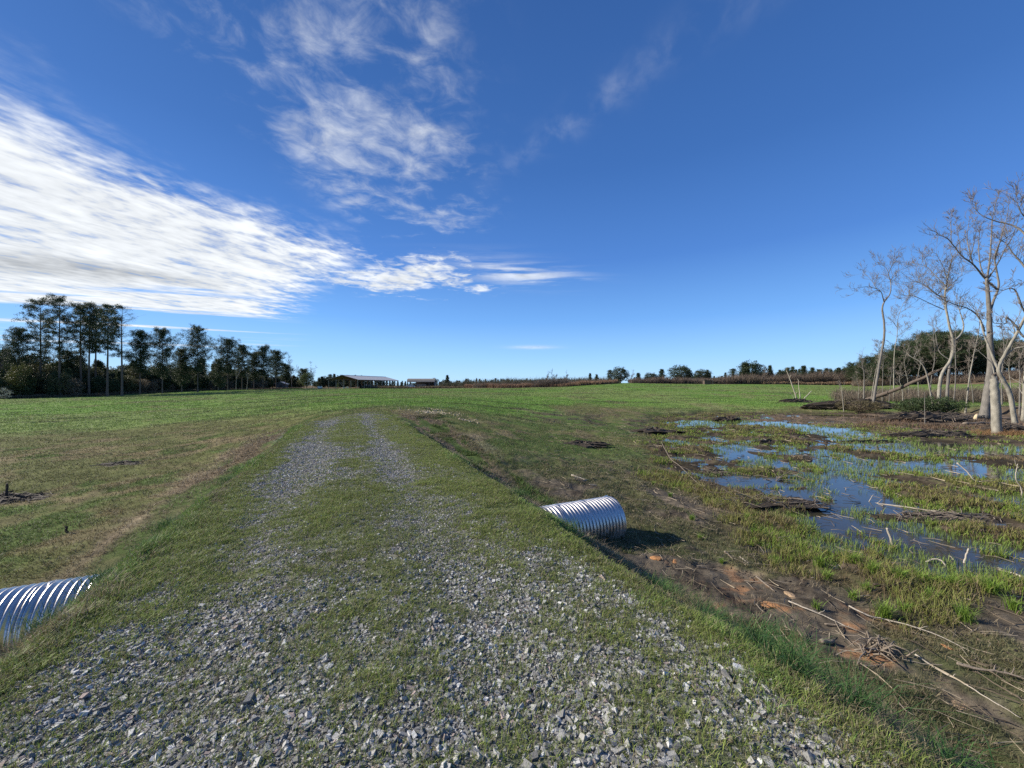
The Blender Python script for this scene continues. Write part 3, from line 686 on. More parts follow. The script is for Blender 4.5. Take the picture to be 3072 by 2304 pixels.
# single bigger tufts beside the near shore
def big_tufts(pts):
    out = []
    for px, py, hgt, k in pts:
        P0 = gp(px, py); X, Y = tuftpos(np.array([P0.x]), np.array([P0.y]), k, np.array([hgt*.22])); rr = np.hypot(X, Y)
        out.append(blades(X, Y, height(X, Y), hgt*rng.uniform(.5, 1.15, k), .002+rr*.0006, cvar(k, (.13, .23, .03), (.20, .29, .05)), .8, .7))
    return out
mk_blades('sedge_tufts', big_tufts([(2325,1695,.18,120),(2655,1855,.26,170),(2715,1835,.16,70),(2895,1865,.26,150),(2450,1830,.14,60),(2560,1800,.16,80),(2790,1800,.2,90),
 (2600,1770,.16,80),(2165,1690,.10,60),(2260,1600,.14,80),(2075,1560,.14,90),(2010,1490,.12,90),(1960,1455,.12,90),(2100,1620,.14,60),(2460,1700,.22,120),(2480,1740,.2,110),(2560,1690,.22,150),(2620,1720,.22,160),(2700,1740,.22,160),(2770,1750,.22,160),(2850,1760,.24,160),(2980,1780,.24,160),(3040,1830,.22,120),(2240,1560,.18,130),(2270,1530,.18,120),(2350,1625,.18,100),(2430,1650,.2,110),(2380,1560,.16,100)]))
mk_blades('lush_tufts', [ (lambda P0, k, hg: blades(*tuftpos(np.array([P0[0]]), np.array([P0[1]]), k, np.array([.10])), np.full(k, hz_(*P0)), hg*rng.uniform(.5, 1.2, k), np.full(k, .004), cvar(k, (.035, .10, .03), (.08, .15, .04)), 1.2, .9))((s*DX+p*NX, s*DY+p*NY), 200, hg) for s, p, hg in ((1.35,2.25,.22),(1.6,2.35,.2),(1.1,2.3,.2),(2.2,2.6,.17),(.8,2.4,.18),(2.8,2.7,.16),(3.6,-1.85,.16),(4.3,-1.9,.15),(5.6,-1.9,.15),(8.0,-1.9,.16),(9.2,-2.0,.18),(4.4,2.7,.15),(5.6,2.5,.14))])
# ------------------------------------------------------------ the culvert: two lengths of corrugated pipe under the track
M_galv = bpy.data.materials.new('galvanised_steel'); M_galv.use_nodes = True; q = NG(M_galv.node_tree); b = M_galv.node_tree.nodes['Principled BSDF']
tcn = q.node('ShaderNodeTexCoord'); nn = q.noise(tcn.outputs['Object'], 14, 5, .65).outputs[0]; vv = q.node('ShaderNodeTexVoronoi'); vv.inputs['Scale'].default_value = 70; q.put(vv.inputs['Vector'], tcn.outputs['Object'])
sp_ = q.node('ShaderNodeSeparateColor'); q.put(sp_.inputs[0], vv.outputs['Color'])
val = q.m('ADD', q.m('MULTIPLY', nn, .25), q.m('MULTIPLY_ADD', sp_.outputs[0], .12, .44))
cs = q.node('ShaderNodeVectorMath', operation='SCALE'); cs.inputs[0].default_value = (1.06, 1.0, .95); q.put(cs.inputs['Scale'], val)
sxy = q.node('ShaderNodeSeparateXYZ'); q.put(sxy.inputs[0], tcn.outputs['Object'])
stn = q.noise(tcn.outputs['Object'], 4.5, 6, .7).outputs[0]
mudf = q.m('MULTIPLY', q.ss(q.m('ADD', stn, q.m('MULTIPLY', sxy.outputs[2], -.45)), .52, .66), .75)
q.put(b.inputs['Base Color'], q.mix(mudf, cs.outputs[0], (.22, .17, .12))); q.put(b.inputs['Metallic'], q.m('SUBTRACT', 1.0, mudf))
q.put(b.inputs['Roughness'], q.m('ADD', q.m('MULTIPLY_ADD', nn, .25, .24), q.m('MULTIPLY', mudf, .4)))
M_soilrim = mat('caked_soil', (.23, .165, .11), .9, .4, 12, bump=.8, bscale=40)
PA = math.atan2(.423, .906); AX = Vector((.906, .423, 0)); T0 = Vector((2.05, 7.90, 0)); PRAD = .445; PZ = -.80-PRAD
def pipe(name, t0, t1, label, seam0, cut=0):
    """corrugated shell from t0 to t1 along the pipe axis (t to the right, 0 = right-hand mouth)"""
    root = thing(name, label, 'culvert pipe', tuple(T0+AX*((t0+t1)/2)+Vector((0, 0, PZ))), PA)
    pitch, amp, n = .0762, .0135, 96
    L = t1-t0; steps = int(L/(pitch/12)); X = np.linspace(-L/2, L/2, steps+1)
    A2 = np.arange(n)*2*math.pi/n; Xg, Ag = np.meshgrid(X, A2, indexing='ij')
    hel = Xg+Ag/(2*math.pi)*pitch                # a helical rib like the real pipe's
    Rr = PRAD-amp+amp*np.cos(hel/pitch*2*math.pi)
    sm = ((hel-seam0) % .60)                     # lock seam every eighth rib
    Rr = np.where((sm > .0) & (sm < .016), PRAD+.004, Rr)
    if cut:
        e = np.clip(1-np.abs(Xg-L/2)/.05, 0, 1); Rr = Rr*(1-e)+(PRAD-.004)*e
    wob_ = .006*np.sin(Ag*2+1)
    Xo = Xg
    V = np.stack([Xo, np.sin(Ag)*(Rr+wob_), np.cos(Ag)*(Rr+wob_)], -1).reshape(-1, 3)
    i = np.arange(steps)[:, None]*n; j = np.arange(n)[None]; j2 = (j+1) % n
    Q = np.stack([i+j, i+n+j, i+n+j2, i+j2], -1).reshape(-1, 4)
    o = np_mesh('shell', V, [Q], M_galv, smooth=True, parent=root)
    md = o.modifiers.new('wall', 'SOLIDIFY'); md.thickness = .003; md.offset = -1
    return root
p1 = pipe('culvert_pipe', -5.2, 0.0, 'short end of the galvanised corrugated pipe jutting from the marsh-side bank of the track', .12, cut=1)
# torn sheet tab at the lip
mb = MB(); lip = 2.6
for a0 in (math.radians(18),):
    pts = []
    for k_ in range(7):
        a = a0+k_*.055; rr_ = PRAD+.004+.016*math.sin(k_/6*math.pi)
        pts.append((lip-.035, math.sin(a)*rr_, math.cos(a)*rr_)); pts.append((lip+.012+.014*math.sin(k_/6*math.pi), math.sin(a)*(rr_+.008), math.cos(a)*(rr_+.008)))
    mb.add(pts, Q=[[2*i, 2*i+1, 2*i+3, 2*i+2] for i in range(6)])
o = mb.build('torn_lip', M_galv, p1); md = o.modifiers.new('wall', 'SOLIDIFY'); md.thickness = .003
p2 = pipe('culvert_pipe', -10.6, -5.212, 'long bright end of the galvanised corrugated pipe in the left field ditch', .33)
# ------------------------------------------------------------ fallen branches and debris
M_pale = mat('bleached_wood', (.42, .37, .30), .8, .3, 14, bump=.4, bscale=60, stretch=(1, 1, 1))
M_darkw = mat('wet_dark_wood', (.07, .052, .038), .75, .4, 12, bump=.5, bscale=50)
M_midw = mat('grey_brown_wood', (.22, .18, .14), .85, .35, 14, bump=.4, bscale=60)
rb = random.Random(5)
def stick(name, label, pts, r0, r1, m_, group=None, lift=.0, twigs=0, cat='branch', zs=None, tl=.35):
    """pts: photo pixels on the ground; zs: heights above ground at each"""
    P = [gp(*a) for a in pts]
    for i, v_ in enumerate(P): v_.z += r0*.6+lift+(zs[i] if zs else 0)
    return stick3(name, label, P, r0, r1, m_, group, twigs, cat, tl)
def smooth_path(P, k=5, jit=.0):
    P = [np.array(v_, float) for v_ in P]; out = []
    for i in range(len(P)-1):
        p0 = P[max(i-1, 0)]; p1_ = P[i]; p2_ = P[i+1]; p3 = P[min(i+2, len(P)-1)]
        for t in np.linspace(0, 1, k, endpoint=False):
            q_ = .5*((2*p1_)+(-p0+p2_)*t+(2*p0-5*p1_+4*p2_-p3)*t*t+(-p0+3*p1_-3*p2_+p3)*t**3)
            out.append(q_+np.array([rb.gauss(0, jit) for _ in range(3)])*(1 if out else 0))
    out.append(P[-1]); return np.array(out)
def stick3(name, label, P, r0, r1, m_, group=None, twigs=0, cat='branch', tl=.35):
    S = smooth_path(P, 5, r0*.18); base = S[0].copy(); S = S-base
    mb = MB(); rad_ = np.linspace(r0, r1, len(S)); mb.tube(S, rad_, 7)
    L = np.linalg.norm(np.diff(S, axis=0), axis=1).sum()
    for _ in range(twigs):
        i = rb.randrange(len(S)//4, len(S)); d = S[min(i+1, len(S)-1)]-S[max(i-1, 0)]; d = d/(np.linalg.norm(d)+1e-9)
        o_ = np.array([rb.gauss(0, 1), rb.gauss(0, 1), abs(rb.gauss(.3, .5))]); o_ /= np.linalg.norm(o_); dr = d*.7+o_*.8; dr /= np.linalg.norm(dr)
        l = L*tl*rb.uniform(.3, 1); k = [S[i]+dr*l*t+np.array([rb.gauss(0, .05), rb.gauss(0, .05), rb.gauss(0, .03)])*l*(t > 0) for t in (0, .35, .7, 1)]
        mb.tube(k, np.linspace(rad_[i]*.6, r1*.4, 4), 4)
    o = mb.build(name, m_, smooth=True); o.location = tuple(base)
    return tag(o, label, cat, group)
stick('fallen_pole', 'long pale bare pole lying across the marsh pools over dark brush', [(2470,1516),(2560,1522),(2680,1533),(2830,1545)], .035, .015, M_pale, zs=[.02,.08,.12,.03], twigs=5, tl=.15)
P0 = gp(2682, 1652); P1 = P0+Vector((-.14, .0, .44)); stick3('broken_stake', 'short pale stake leaning upright out of the marsh grass', [P0-Vector((0,0,.1)), P0+Vector((-.05,0,.18)), P1], .028, .02, M_pale, cat='stake')
P0 = gp(2882, 1718); stick3('dead_stick', 'thin pale stick rising slantwise from murky water near the shore', [P0-Vector((0,0,.08)), P0+Vector((.09,.02,.20)), P0+Vector((.17,.02,.42))], .018, .012, M_pale, cat='stick')
stick('bent_branch', 'arched bleached branch bowing over grassy water at the near shore', [(2766,1702),(2800,1703),(2830,1712),(2855,1740)], .016, .010, M_pale, zs=[.03,.14,.13,-.02], twigs=2, tl=.2)
stick('fallen_branch', 'thick pale branch reaching into the marsh grass from the shore at right', [(2995,1731),(3050,1742),(3120,1760)], .030, .022, M_pale, zs=[.1,.08,.02])
P0 = gp(2935, 1452); stick3('forked_branch', 'forked pale branch propped in the pool with one long arm on the water', [P0+Vector((-.35,.3,.62)), P0+Vector((-.18,.15,.36)), P0+Vector((0,0,.06)), P0+Vector((.9,-.1,.05)), P0+Vector((1.7,-.2,.02))], .022, .008, M_pale, twigs=5, tl=.2)
P0 = gp(3062, 1500); stick3('curved_stick', 'tall crooked white stick standing in the marsh near the frame edge', [P0-Vector((0,0,.1)), P0+Vector((.02,0,.25)), P0+Vector((-.14,0,.55)), P0+Vector((-.12,0,.82)), P0+Vector((-.02,.05,.98))], .018, .007, M_pale, twigs=2, cat='stick', tl=.2)
stick('thin_branch', 'long thin grey branch trailing down the marsh edge toward the pools', [(1985,1350),(2010,1385),(2040,1408),(2075,1440),(2125,1478)], .014, .006, M_midw, zs=[.35,.15,.1,.06,.02], twigs=6, tl=.25)
stick('bare_branch', 'bare grey branch lying beside the dark clod mound in the pool', [(2310,1466),(2360,1440),(2420,1452)], .016, .006, M_midw, zs=[.02,.2,.12], twigs=10, tl=.5)
stick('long_switch', 'longest pale switch running down the worn dirt strip toward the camera', [(2546,1824),(2600,1858),(2660,1868),(2740,1895),(2830,1925),(2930,1968)], .011, .005, M_pale, zs=[.02,.05,.03,.06,.03,.0], twigs=4, tl=.10)
stick('pale_switch', 'straight pale switch above the root tangle on the dirt strip', [(2366,1812),(2420,1838),(2480,1862),(2552,1892)], .011, .006, M_pale, zs=[.03,.04,.03,.02], twigs=4, tl=.15)
stick('grey_switch', 'short grey switch lying just below the straight pale one', [(2474,1880),(2540,1892),(2610,1915)], .010, .006, M_midw, zs=[.02,.04,.02], twigs=3, tl=.2)
stick('drooping_switch', 'long thin stick slanting to the lower edge of the dirt strip', [(2745,1985),(2820,2030),(2880,2055),(2960,2110),(3062,2162)], .010, .004, M_pale, zs=[.06,.05,.03,.05,.02], twigs=3, tl=.1)
stick('weathered_branch', 'weathered branch with side twigs crossing the green turf at the far right', [(2870,2003),(2930,2022),(3000,2035),(3080,2052)], .016, .008, M_midw, zs=[.03,.04,.05,.03], twigs=6, tl=.25)
stick('fine_branch', 'fine pale twig curving over black mud below the sedge tufts', [(2722,1770),(2760,1795),(2790,1815),(2825,1830)], .008, .004, M_pale, zs=[.02,.04,.03,.0], twigs=2, tl=.2)
stick('dark_branch', 'black wet branch lying on mud at the shoreline under the sedge', [(2620,1760),(2670,1768),(2720,1762),(2760,1770)], .018, .010, M_darkw, zs=[.02,.03,.04,.02], twigs=3, tl=.3)
stick('driftwood', 'flat grey driftwood piece on the bare dirt below the orange clay', [(2464,1932),(2500,1928)], .030, .022, M_midw, cat='driftwood')
stick('bark_piece', 'pale broken branch piece lying on mud beside small driftwood', [(2175,1658),(2200,1680)], .022, .010, M_midw, twigs=2, tl=.4)
stick('short_stick', 'short whitish stick on the dark dirt between clay patches', [(2220,1675),(2245,1692)], .013, .010, M_pale, cat='stick')
stick('dirt_branch', 'grey branch on the dirt with green turf around it above the bank grass', [(2268,1732),(2300,1758),(2325,1778)], .014, .009, M_midw)
stick('thin_stick', 'thin stick on the trampled ground beyond the orange clay lumps', [(2092,1702),(2140,1710),(2185,1722)], .007, .004, M_midw, cat='stick')
stick('pale_log', 'short pale log on matted grass beyond the pipe mouth', [(1714,1428),(1760,1442)], .030, .020, M_pale, cat='log', twigs=1)
stick('splinter', 'narrow pale splinter on the turf right behind the pipe', [(1768,1455),(1790,1458)], .014, .010, M_pale, cat='stick')
# weathered root tangle
mb = MB(); P0 = gp(2640, 1960); base = np.array(P0)
for _ in range(34):
    a = rb.uniform(0, 6.28); d0 = rb.uniform(0, .30); s0_ = np.array([math.cos(a)*d0, math.sin(a)*d0*.5, 0.0]); az = rb.uniform(0, 6.28); l = rb.uniform(.12, .45)
    pts = [s0_+np.array([math.cos(az)*l*t, math.sin(az)*l*t*.7, .02+rb.uniform(.02, .14)*math.sin(t*3.1)]) for t in (0, .3, .6, 1)]
    mb.tube(pts, np.linspace(rb.uniform(.006, .014), .003, 4), 5)
o = mb.build('root_tangle', M_midw, smooth=True); o.location = tuple(base); tag(o, 'tangled weathered roots half buried in black mud on the dirt strip', 'roots')
# clay lumps
M_clay = mat('orange_clay', (.42, .21, .09), .9, .35, 10, bump=.8, bscale=30)
M_tan = mat('tan_clay', (.34, .24, .15), .9, .35, 10, bump=.8, bscale=30)
def lump(name, label, px, py, sx_, sy_, sz_, m_, seed):
    P0 = gp(px, py); n1, n2 = 28, 12; V = []; 
    for i in range(n2):
        ph = i/(n2-1)*math.pi/2
        for j in range(n1):
            a = j/n1*2*math.pi; f = .55+.9*float(fbm(np.array([math.cos(a)*1.2+seed]), np.array([math.sin(a)*1.2+ph]), .7, 3, seed)[0])
            V.append((math.cos(a)*math.cos(ph)*sx_*f, math.sin(a)*math.cos(ph)*sy_*f, math.sin(ph)*sz_*(.7+.6*f*rb.uniform(.7, 1.1))-.012))
    Q = [[i*n1+j, i*n1+(j+1) % n1, (i+1)*n1+(j+1) % n1, (i+1)*n1+j] for i in range(n2-1) for j in range(n1)]
    o = np_mesh(name, V, [Q], m_, smooth=True); o.location = P0; o.rotation_euler = (0, 0, seed); return tag(o, label, 'clay lump')
lump('clay_lump', 'orange clay lump nearest the pipe mouth on dark turf', 1970, 1674, .10, .07, .022, M_clay, 3)
lump('clay_lump', 'flat orange clay smear beside the lump nearest the pipe', 2026, 1682, .11, .05, .016, M_clay, 4)
lump('clay_lump', 'tan clay lump at the edge of black mud above the orange patch', 2372, 1786, .11, .06, .03, M_tan, 5)
lump('clay_lump', 'broad orange clay patch on the bank foot below the tan lump', 2310, 1812, .15, .08, .016, M_clay, 6)
lump('clay_lump', 'pale sandy clay mound in the lower corner below the turf', 2890, 2125, .17, .09, .02, M_tan, 7)
lump('clay_lump', 'small orange clay knob near the long switch tip', 2845, 1945, .07, .04, .015, M_clay, 8)
# dark mounds of churned mud and brush in the marsh
def brush_pile(name, label, px, py, rx, ry, hgt, nst, seed, m_=None, tw=.012, wide=1.0, cat='brush pile'):
    P0 = gp(px, py); r_ = random.Random(seed); root = thing(name, label, cat, tuple(P0)); V = []; n1, n2 = 40, 9
    rs = np.random.default_rng(seed)
    for i in range(n2):
        ph = i/(n2-1)*math.pi/2
        for j in range(n1):
            a = j/n1*2*math.pi; f = .5+float(fbm(np.array([math.cos(a)*2+seed]), np.array([math.sin(a)*2+ph*2]), .7, 3, seed)[0])
            V.append((math.cos(a)*math.cos(ph)*rx*f, math.sin(a)*math.cos(ph)*ry*f, math.sin(ph)*hgt*f*r_.uniform(.75, 1.15)-.03))
    Q = [[i*n1+j, i*n1+(j+1) % n1, (i+1)*n1+(j+1) % n1, (i+1)*n1+j] for i in range(n2-1) for j in range(n1)]
    np_mesh('mud_core', V, [Q], M_mudc, smooth=False, parent=root)
    mb = MB()
    for _ in range(nst):
        a = r_.uniform(0, 6.28); d0 = math.sqrt(r_.random()); c0 = np.array([math.cos(a)*d0*rx, math.sin(a)*d0*ry, hgt*(1-d0*d0)*.9])
        az = r_.gauss(0, .55)+(math.pi if r_.random() < .5 else 0); l = r_.uniform(.3, 1.0)*wide; el = r_.gauss(.05, .22)
        dr = np.array([math.cos(az)*math.cos(el), math.sin(az)*math.cos(el), math.sin(el)])
        pts = [c0+dr*l*(t-.5)+np.array([r_.gauss(0, .03), r_.gauss(0, .03), r_.gauss(0, .02)]) for t in (0, .33, .66, 1)]
        mb.tube(pts, np.linspace(tw*r_.uniform(.5, 1.3), tw*.35, 4), 4)
    mb.build('brush', m_ or M_midw, root)
    return root
M_mudc = mat('dark_mud', (.055, .042, .03), .85, .4, 9, bump=.9, bscale=25)
brush_pile('mud_mound', 'dark mud mound with bare sticks between the two near pools', 2352, 1455, .45, .22, .16, 16, 11, cat='mud mound')
brush_pile('mud_mound', 'low dark mud mound at the left shore of the middle pool', 2145, 1420, .45, .25, .13, 22, 12, cat='mud mound')
brush_pile('brush_pile', 'flat pile of brown sticks and dead sedge behind the long pale pole', 2330, 1508, 1.1, .45, .10, 60, 13)
brush_pile('brush_pile', 'long flat brush mat to the right of the pale pole', 2830, 1555, 1.5, .4, .10, 60, 14)
brush_pile('mud_mound', 'black clod heap rising in the far pool left of the sedge island', 2310, 1330, .9, .4, .20, 12, 15, cat='mud mound')
brush_pile('mud_mound', 'long low dark mud bar with sticks in the open pool', 2615, 1333, 2.0, .4, .22, 40, 16, cat='mud mound')
brush_pile('mud_mound', 'small black mound at the left end of the far pool', 2178, 1262, 1.1, .7, .35, 10, 17, cat='mud mound')
brush_pile('mud_mound', 'ragged black clods on the shore beyond the pipe', 1750, 1335, 1.3, .6, .18, 16, 18, cat='mud mound')
brush_pile('brush_pile', 'heap of black clods and torn turf at the marsh inlet', 1960, 1298, 2.0, .9, .30, 30, 19)
brush_pile('brush_pile', 'brown brush heap below the fallen trunk beside the far water', 2560, 1226, 5.0, 1.2, .9, 260, 20, tw=.028, wide=3.2)
brush_pile('brush_pile', 'wide heap of dead sticks at the foot of the flare-based tree', 2780, 1262, 4.2, 1.2, .7, 300, 21, tw=.022, wide=2.6)
brush_pile('brush_pile', 'stick heap along the water below the pale near trunk', 2790, 1312, 2.6, .6, .35, 150, 22, tw=.014, wide=2.0)
brush_pile('brush_pile', 'brown stick heap right of the pale near trunk', 3030, 1290, 1.8, .7, .35, 130, 23, tw=.014, wide=1.8)
brush_pile('mud_mound', 'black mound under the standing dead stems in far water', 2385, 1206, 2.6, .8, .45, 20, 24, tw=.03, wide=1.5, cat='mud mound')
brush_pile('brush_pile', 'dark charred stick pile at the left edge of the brown field', 22, 1500, 1.3, .5, .12, 60, 25, m_=M_darkw, tw=.014, wide=.9, cat='stick heap')
brush_pile('mud_mound', 'dark clod heap lying alone in the left field', 372, 1392, .75, .35, .10, 10, 26, cat='mud mound')
P0 = gp(20, 1500); stick3('charred_post', 'black broken post standing in the charred stick pile', [P0-Vector((0,0,.1)), P0+Vector((.0,0,.2)), P0+Vector((.02,0,.42))], .035, .022, M_darkw, cat='post')
P0 = gp(201, 1598); stick3('black_stub', 'small lone black stub upright in the brown left field', [P0-Vector((0,0,.05)), P0+Vector((-.01,0,.06)), P0+Vector((-.02,0,.13))], .022, .018, M_darkw, cat='stub')
# loose twig litter
mb = MB(); r_ = random.Random(3)
for _ in range(2600):
    r0_ = math.exp(r_.uniform(math.log(2.8), math.log(34))); a = R(r_.uniform(5, 55)); x_, y_ = math.sin(a)*r0_, math.cos(a)*r0_
    if x_*NX+y_*NY < 4.6: continue
    z_ = max(hz_(x_, y_), WATER)+.012; l = r_.uniform(.06, .32)*(1+r0_*.03); az = r_.uniform(0, 6.28)
    pts = [(x_+math.cos(az)*l*t+r_.gauss(0, .01), y_+math.sin(az)*l*t+r_.gauss(0, .01), z_+r_.uniform(0, .03)+.12*l*t*r_.random()) for t in (0, .5, 1)]
    mb.tube(pts, np.array([1, .8, .4])*(.0028+r0_*.0004)*r_.uniform(.6, 1.4), 3, col=(.36, .30, .22) if r_.random() < .45 else (.14, .11, .08))
tag(mb.build('twig_litter', M_straw, col=True), kind='stuff')
# pale wood chips spilled beyond the track
x, y = logpolar(9000, 14, 30, -18, -5)
Cc = [onplane(1280, 1272, -.9), onplane(1310, 1282, -.95), onplane(1370, 1292, -1.0)]
dd = dist_line(x, y, Cc); keep = rng.uniform(0, 1, len(x)) < np.exp(-(dd/1.0)**2)*sst(fbm(x, y*1.0, .9, 3, 97), .48, .58); x, y = x[keep], y[keep]; n = len(x)
if n:
    V, Fc, cc_ = stones(x, y, height(x, y), rng.uniform(.05, .14, n), cvar(n, (.62, .50, .34), (.42, .34, .22)))
    tag(np_mesh('wood_chips', V, [Fc], M_clod, cc_), kind='stuff')
# ------------------------------------------------------------ trees
M_pbark = mat('pine_bark', (.15, .11, .085), .9, .4, 3, bump=.5, bscale=10)
M_needle = mat('pine_needles', (1,1,1), .6, .3, 1.2, attr=True, trans=.18)
M_leaf = mat('leaves', (1,1,1), .6, .3, 1.0, attr=True, trans=.2)
M_bark = mat('grey_bark', (.18, .165, .145), .9, .8, 3, bump=1.0, bscale=14, stretch=(1.6, 1.6, .6))
M_barkp = mat('pale_blotched_bark', (.27, .25, .205), .9, .95, 2.6, bump=1.0, bscale=16, stretch=(1.6, 1.6, .8))
M_twig = mat('twigs', (.18, .15, .125), .9, .3, 3)
M_twigp = mat('far_twigs', (.27, .215, .17), .9, .3, 1)
def leafcloud(C0, k, spread, ln, wd, cols, up=.35, rs=None, flat=.7):
    """k thin pointed leaves round every centre"""
    rs = rs or rng; n = len(C0)*k; P = np.repeat(C0, k, 0)+rs.normal(0, 1, (n, 3))*np.array([1, 1, flat])*(np.repeat(spread, k)[:, None] if np.ndim(spread) else spread)
    d = rs.normal(0, 1, (n, 3)); d[:, 2] += up; d /= np.linalg.norm(d, axis=1)[:, None]
    s_ = np.cross(d, rs.normal(0, 1, (n, 3))); s_ /= np.linalg.norm(s_, axis=1)[:, None]+1e-9
    L = (ln*rs.uniform(.6, 1.3, n))[:, None]; W_ = (wd*rs.uniform(.6, 1.3, n))[:, None]
    V = np.stack([P-d*L*.5, P+s_*W_*.5, P+d*L*.5, P-s_*W_*.5], 1).reshape(-1, 3)
    Q = np.arange(n)[:, None]*4+np.array([[0, 1, 2, 3]])
    return V, Q, np.repeat(cols, k*4, 0) if len(cols) == len(C0) else np.repeat(cols, 4, 0)
def pine(name, label, cat, h, seed, cs=.5, spread=3.0, group=None, sparse=1.0, top='round', lean=(0, 0), dead=False, r0=None, full=False, loc=(0, 0, 0), col=((.030, .052, .022), (.062, .085, .034)), det=1.0):
    rs = np.random.default_rng(seed); root = thing(name, label, cat, loc, 0, group); mb = MB(); r0 = r0 or h*.0105+.03
    zt = np.linspace(0, 1, 12); bx = np.cumsum(rs.normal(0, .03, 12))*h*.05; by = np.cumsum(rs.normal(0, .03, 12))*h*.05
    tp = np.stack([bx*zt+lean[0]*zt*h, by*zt+lean[1]*zt*h, zt*h*.985-.3*(zt == 0)], -1); tr = r0*(1-zt)**.75*.9+.02; tr[0] *= 1.25
    mb.tube(tp, tr, 8)
    def trunk(z): return np.array([np.interp(z, zt*h, tp[:, 0]), np.interp(z, zt*h, tp[:, 1]), z])
    C0 = []; z = h*cs
    nb = int((46 if full else 42)*sparse*(1 if h > 12 else .8))
    for i in range(nb):
        t = (i+rs.uniform(-.3, .3))/nb; z = h*(cs+(1-cs)*np.clip(t, 0, .985)); a = i*2.4+rs.normal(0, .5)
        if top == 'round': prof = math.sqrt(max(.04, 1-(max(t-.42, 0)/.60)**2))*(.55+.45*min(t/.35, 1))
        else: prof = (1-t)**.8*.95+.10
        l = spread*prof*rs.uniform(.55, 1.2); el = (.05+.55*t if top == 'round' else .1+.5*t)+rs.normal(0, .12)
        b0 = trunk(z); dr = np.array([math.cos(a)*math.cos(el), math.sin(a)*math.cos(el), math.sin(el)])
        P = [b0+dr*l*q_+np.array([0, 0, .10*l*math.sin(q_*2.2)])+rs.normal(0, .02*l, 3)*(q_ > 0) for q_ in (0, .3, .6, .85, 1)]
        mb.tube(P, np.linspace(max(.018, l*.014), .008, 5), 4, cap=False)
        isdead = dead and (math.cos(a) > -.35 and t > .12)
        m_ = int((5+l*3.0)*(1 if not full else 1.15))
        for j in range(m_):
            q_ = rs.uniform(.30 if not full else .12, 1.0); p0 = P[0]+(P[-1]-P[0])*q_+np.array([0, 0, .10*l*math.sin(q_*2.2)])
            off = rs.normal(0, .17*l*(.5+q_*.5), 3)*np.array([1, 1, .62]); c_ = p0+off
            if np.linalg.norm(off) > .25: mb.tube([p0, c_], [.012, .006], 3, cap=False)
            if isdead:
                for _ in range(2):
                    o_ = c_+rs.normal(0, .4, 3)*np.array([1, 1, .6]); mb.tube([c_, o_], [.010, .004], 3, cap=False)
            else: C0.append(c_)
    if not dead:
        for _ in range(int(9*sparse)): C0.append(trunk(h*.985)+rs.normal(0, .35, 3))
    mb.build('trunk', M_pbark, root)
    C0 = np.array(C0); n = len(C0); t = rs.uniform(0, 1, n)[:, None]
    cols = (np.array(col[0])*(1-t)+np.array(col[1])*t)*rs.uniform(.8, 1.25, n)[:, None]
    V, Q, cc_ = leafcloud(C0, int(26*det), .22 if not full else .26, .34, .075/det**.5, cols, .35, rs, .85)
    np_mesh('crown', V, [Q], M_needle, cc_, parent=root)
    return root
def bushy(name, label, cat, h, w, seed, col, loc=(0, 0, 0), group=None, shape='dome', n=420, k=12, ln=.28, wd=.09, bark=None, stem=True):
    """broad or conical evergreen of leafy clumps on a forked stem"""
    rs = np.random.default_rng(seed); root = thing(name, label, cat, loc, 0, group); mb = MB()
    mb.tube([(0, 0, -.2), (0, 0, h*.35), (rs.normal(0, .05)*w, 0, h*.8)], [h*.02+.02, h*.015+.01, .01], 6)
    lob = rs.normal(0, 1, (9, 3)); lob /= np.linalg.norm(lob, axis=1)[:, None]
    C0 = []
    while len(C0) < n:
        d = rs.normal(0, 1, 3); d /= np.linalg.norm(d); rr_ = rs.uniform(.25, 1)**.5
        bump_ = .55+.58*max(0, (lob@d).max()-.40)/.60
        t = (d[2]*rr_+1)/2
        if shape == 'dome': p = np.array([d[0]*w/2*bump_*rr_, d[1]*w/2*bump_*rr_, h*.10+h*.9*t*(.82+.2*bump_)])
        else:
            t = rs.uniform(.03, 1)**1.2; wr = w/2*(1-t)**.75*(.75+.3*math.sin(t*23+seed))*bump_*1.1+.06; p = np.array([d[0]*wr*rr_, d[1]*wr*rr_, t*h])
        C0.append(p)
    for i in range(0, n, 9):
        mb.tube([(0, 0, min(C0[i][2]*.55, h*.7)), C0[i]], [.012+h*.002, .006], 3, cap=False)
    mb.build('trunk', bark or M_pbark, root); C0 = np.array(C0); t = rs.uniform(0, 1, n)[:, None]
    cols = (np.array(col[0])*(1-t)+np.array(col[1])*t)*rs.uniform(.75, 1.3, n)[:, None]
    V, Q, cc_ = leafcloud(C0, k, h*.028+.05, ln, wd, cols, .3, rs)
    np_mesh('crown', V, [Q], M_leaf, cc_, parent=root); return root
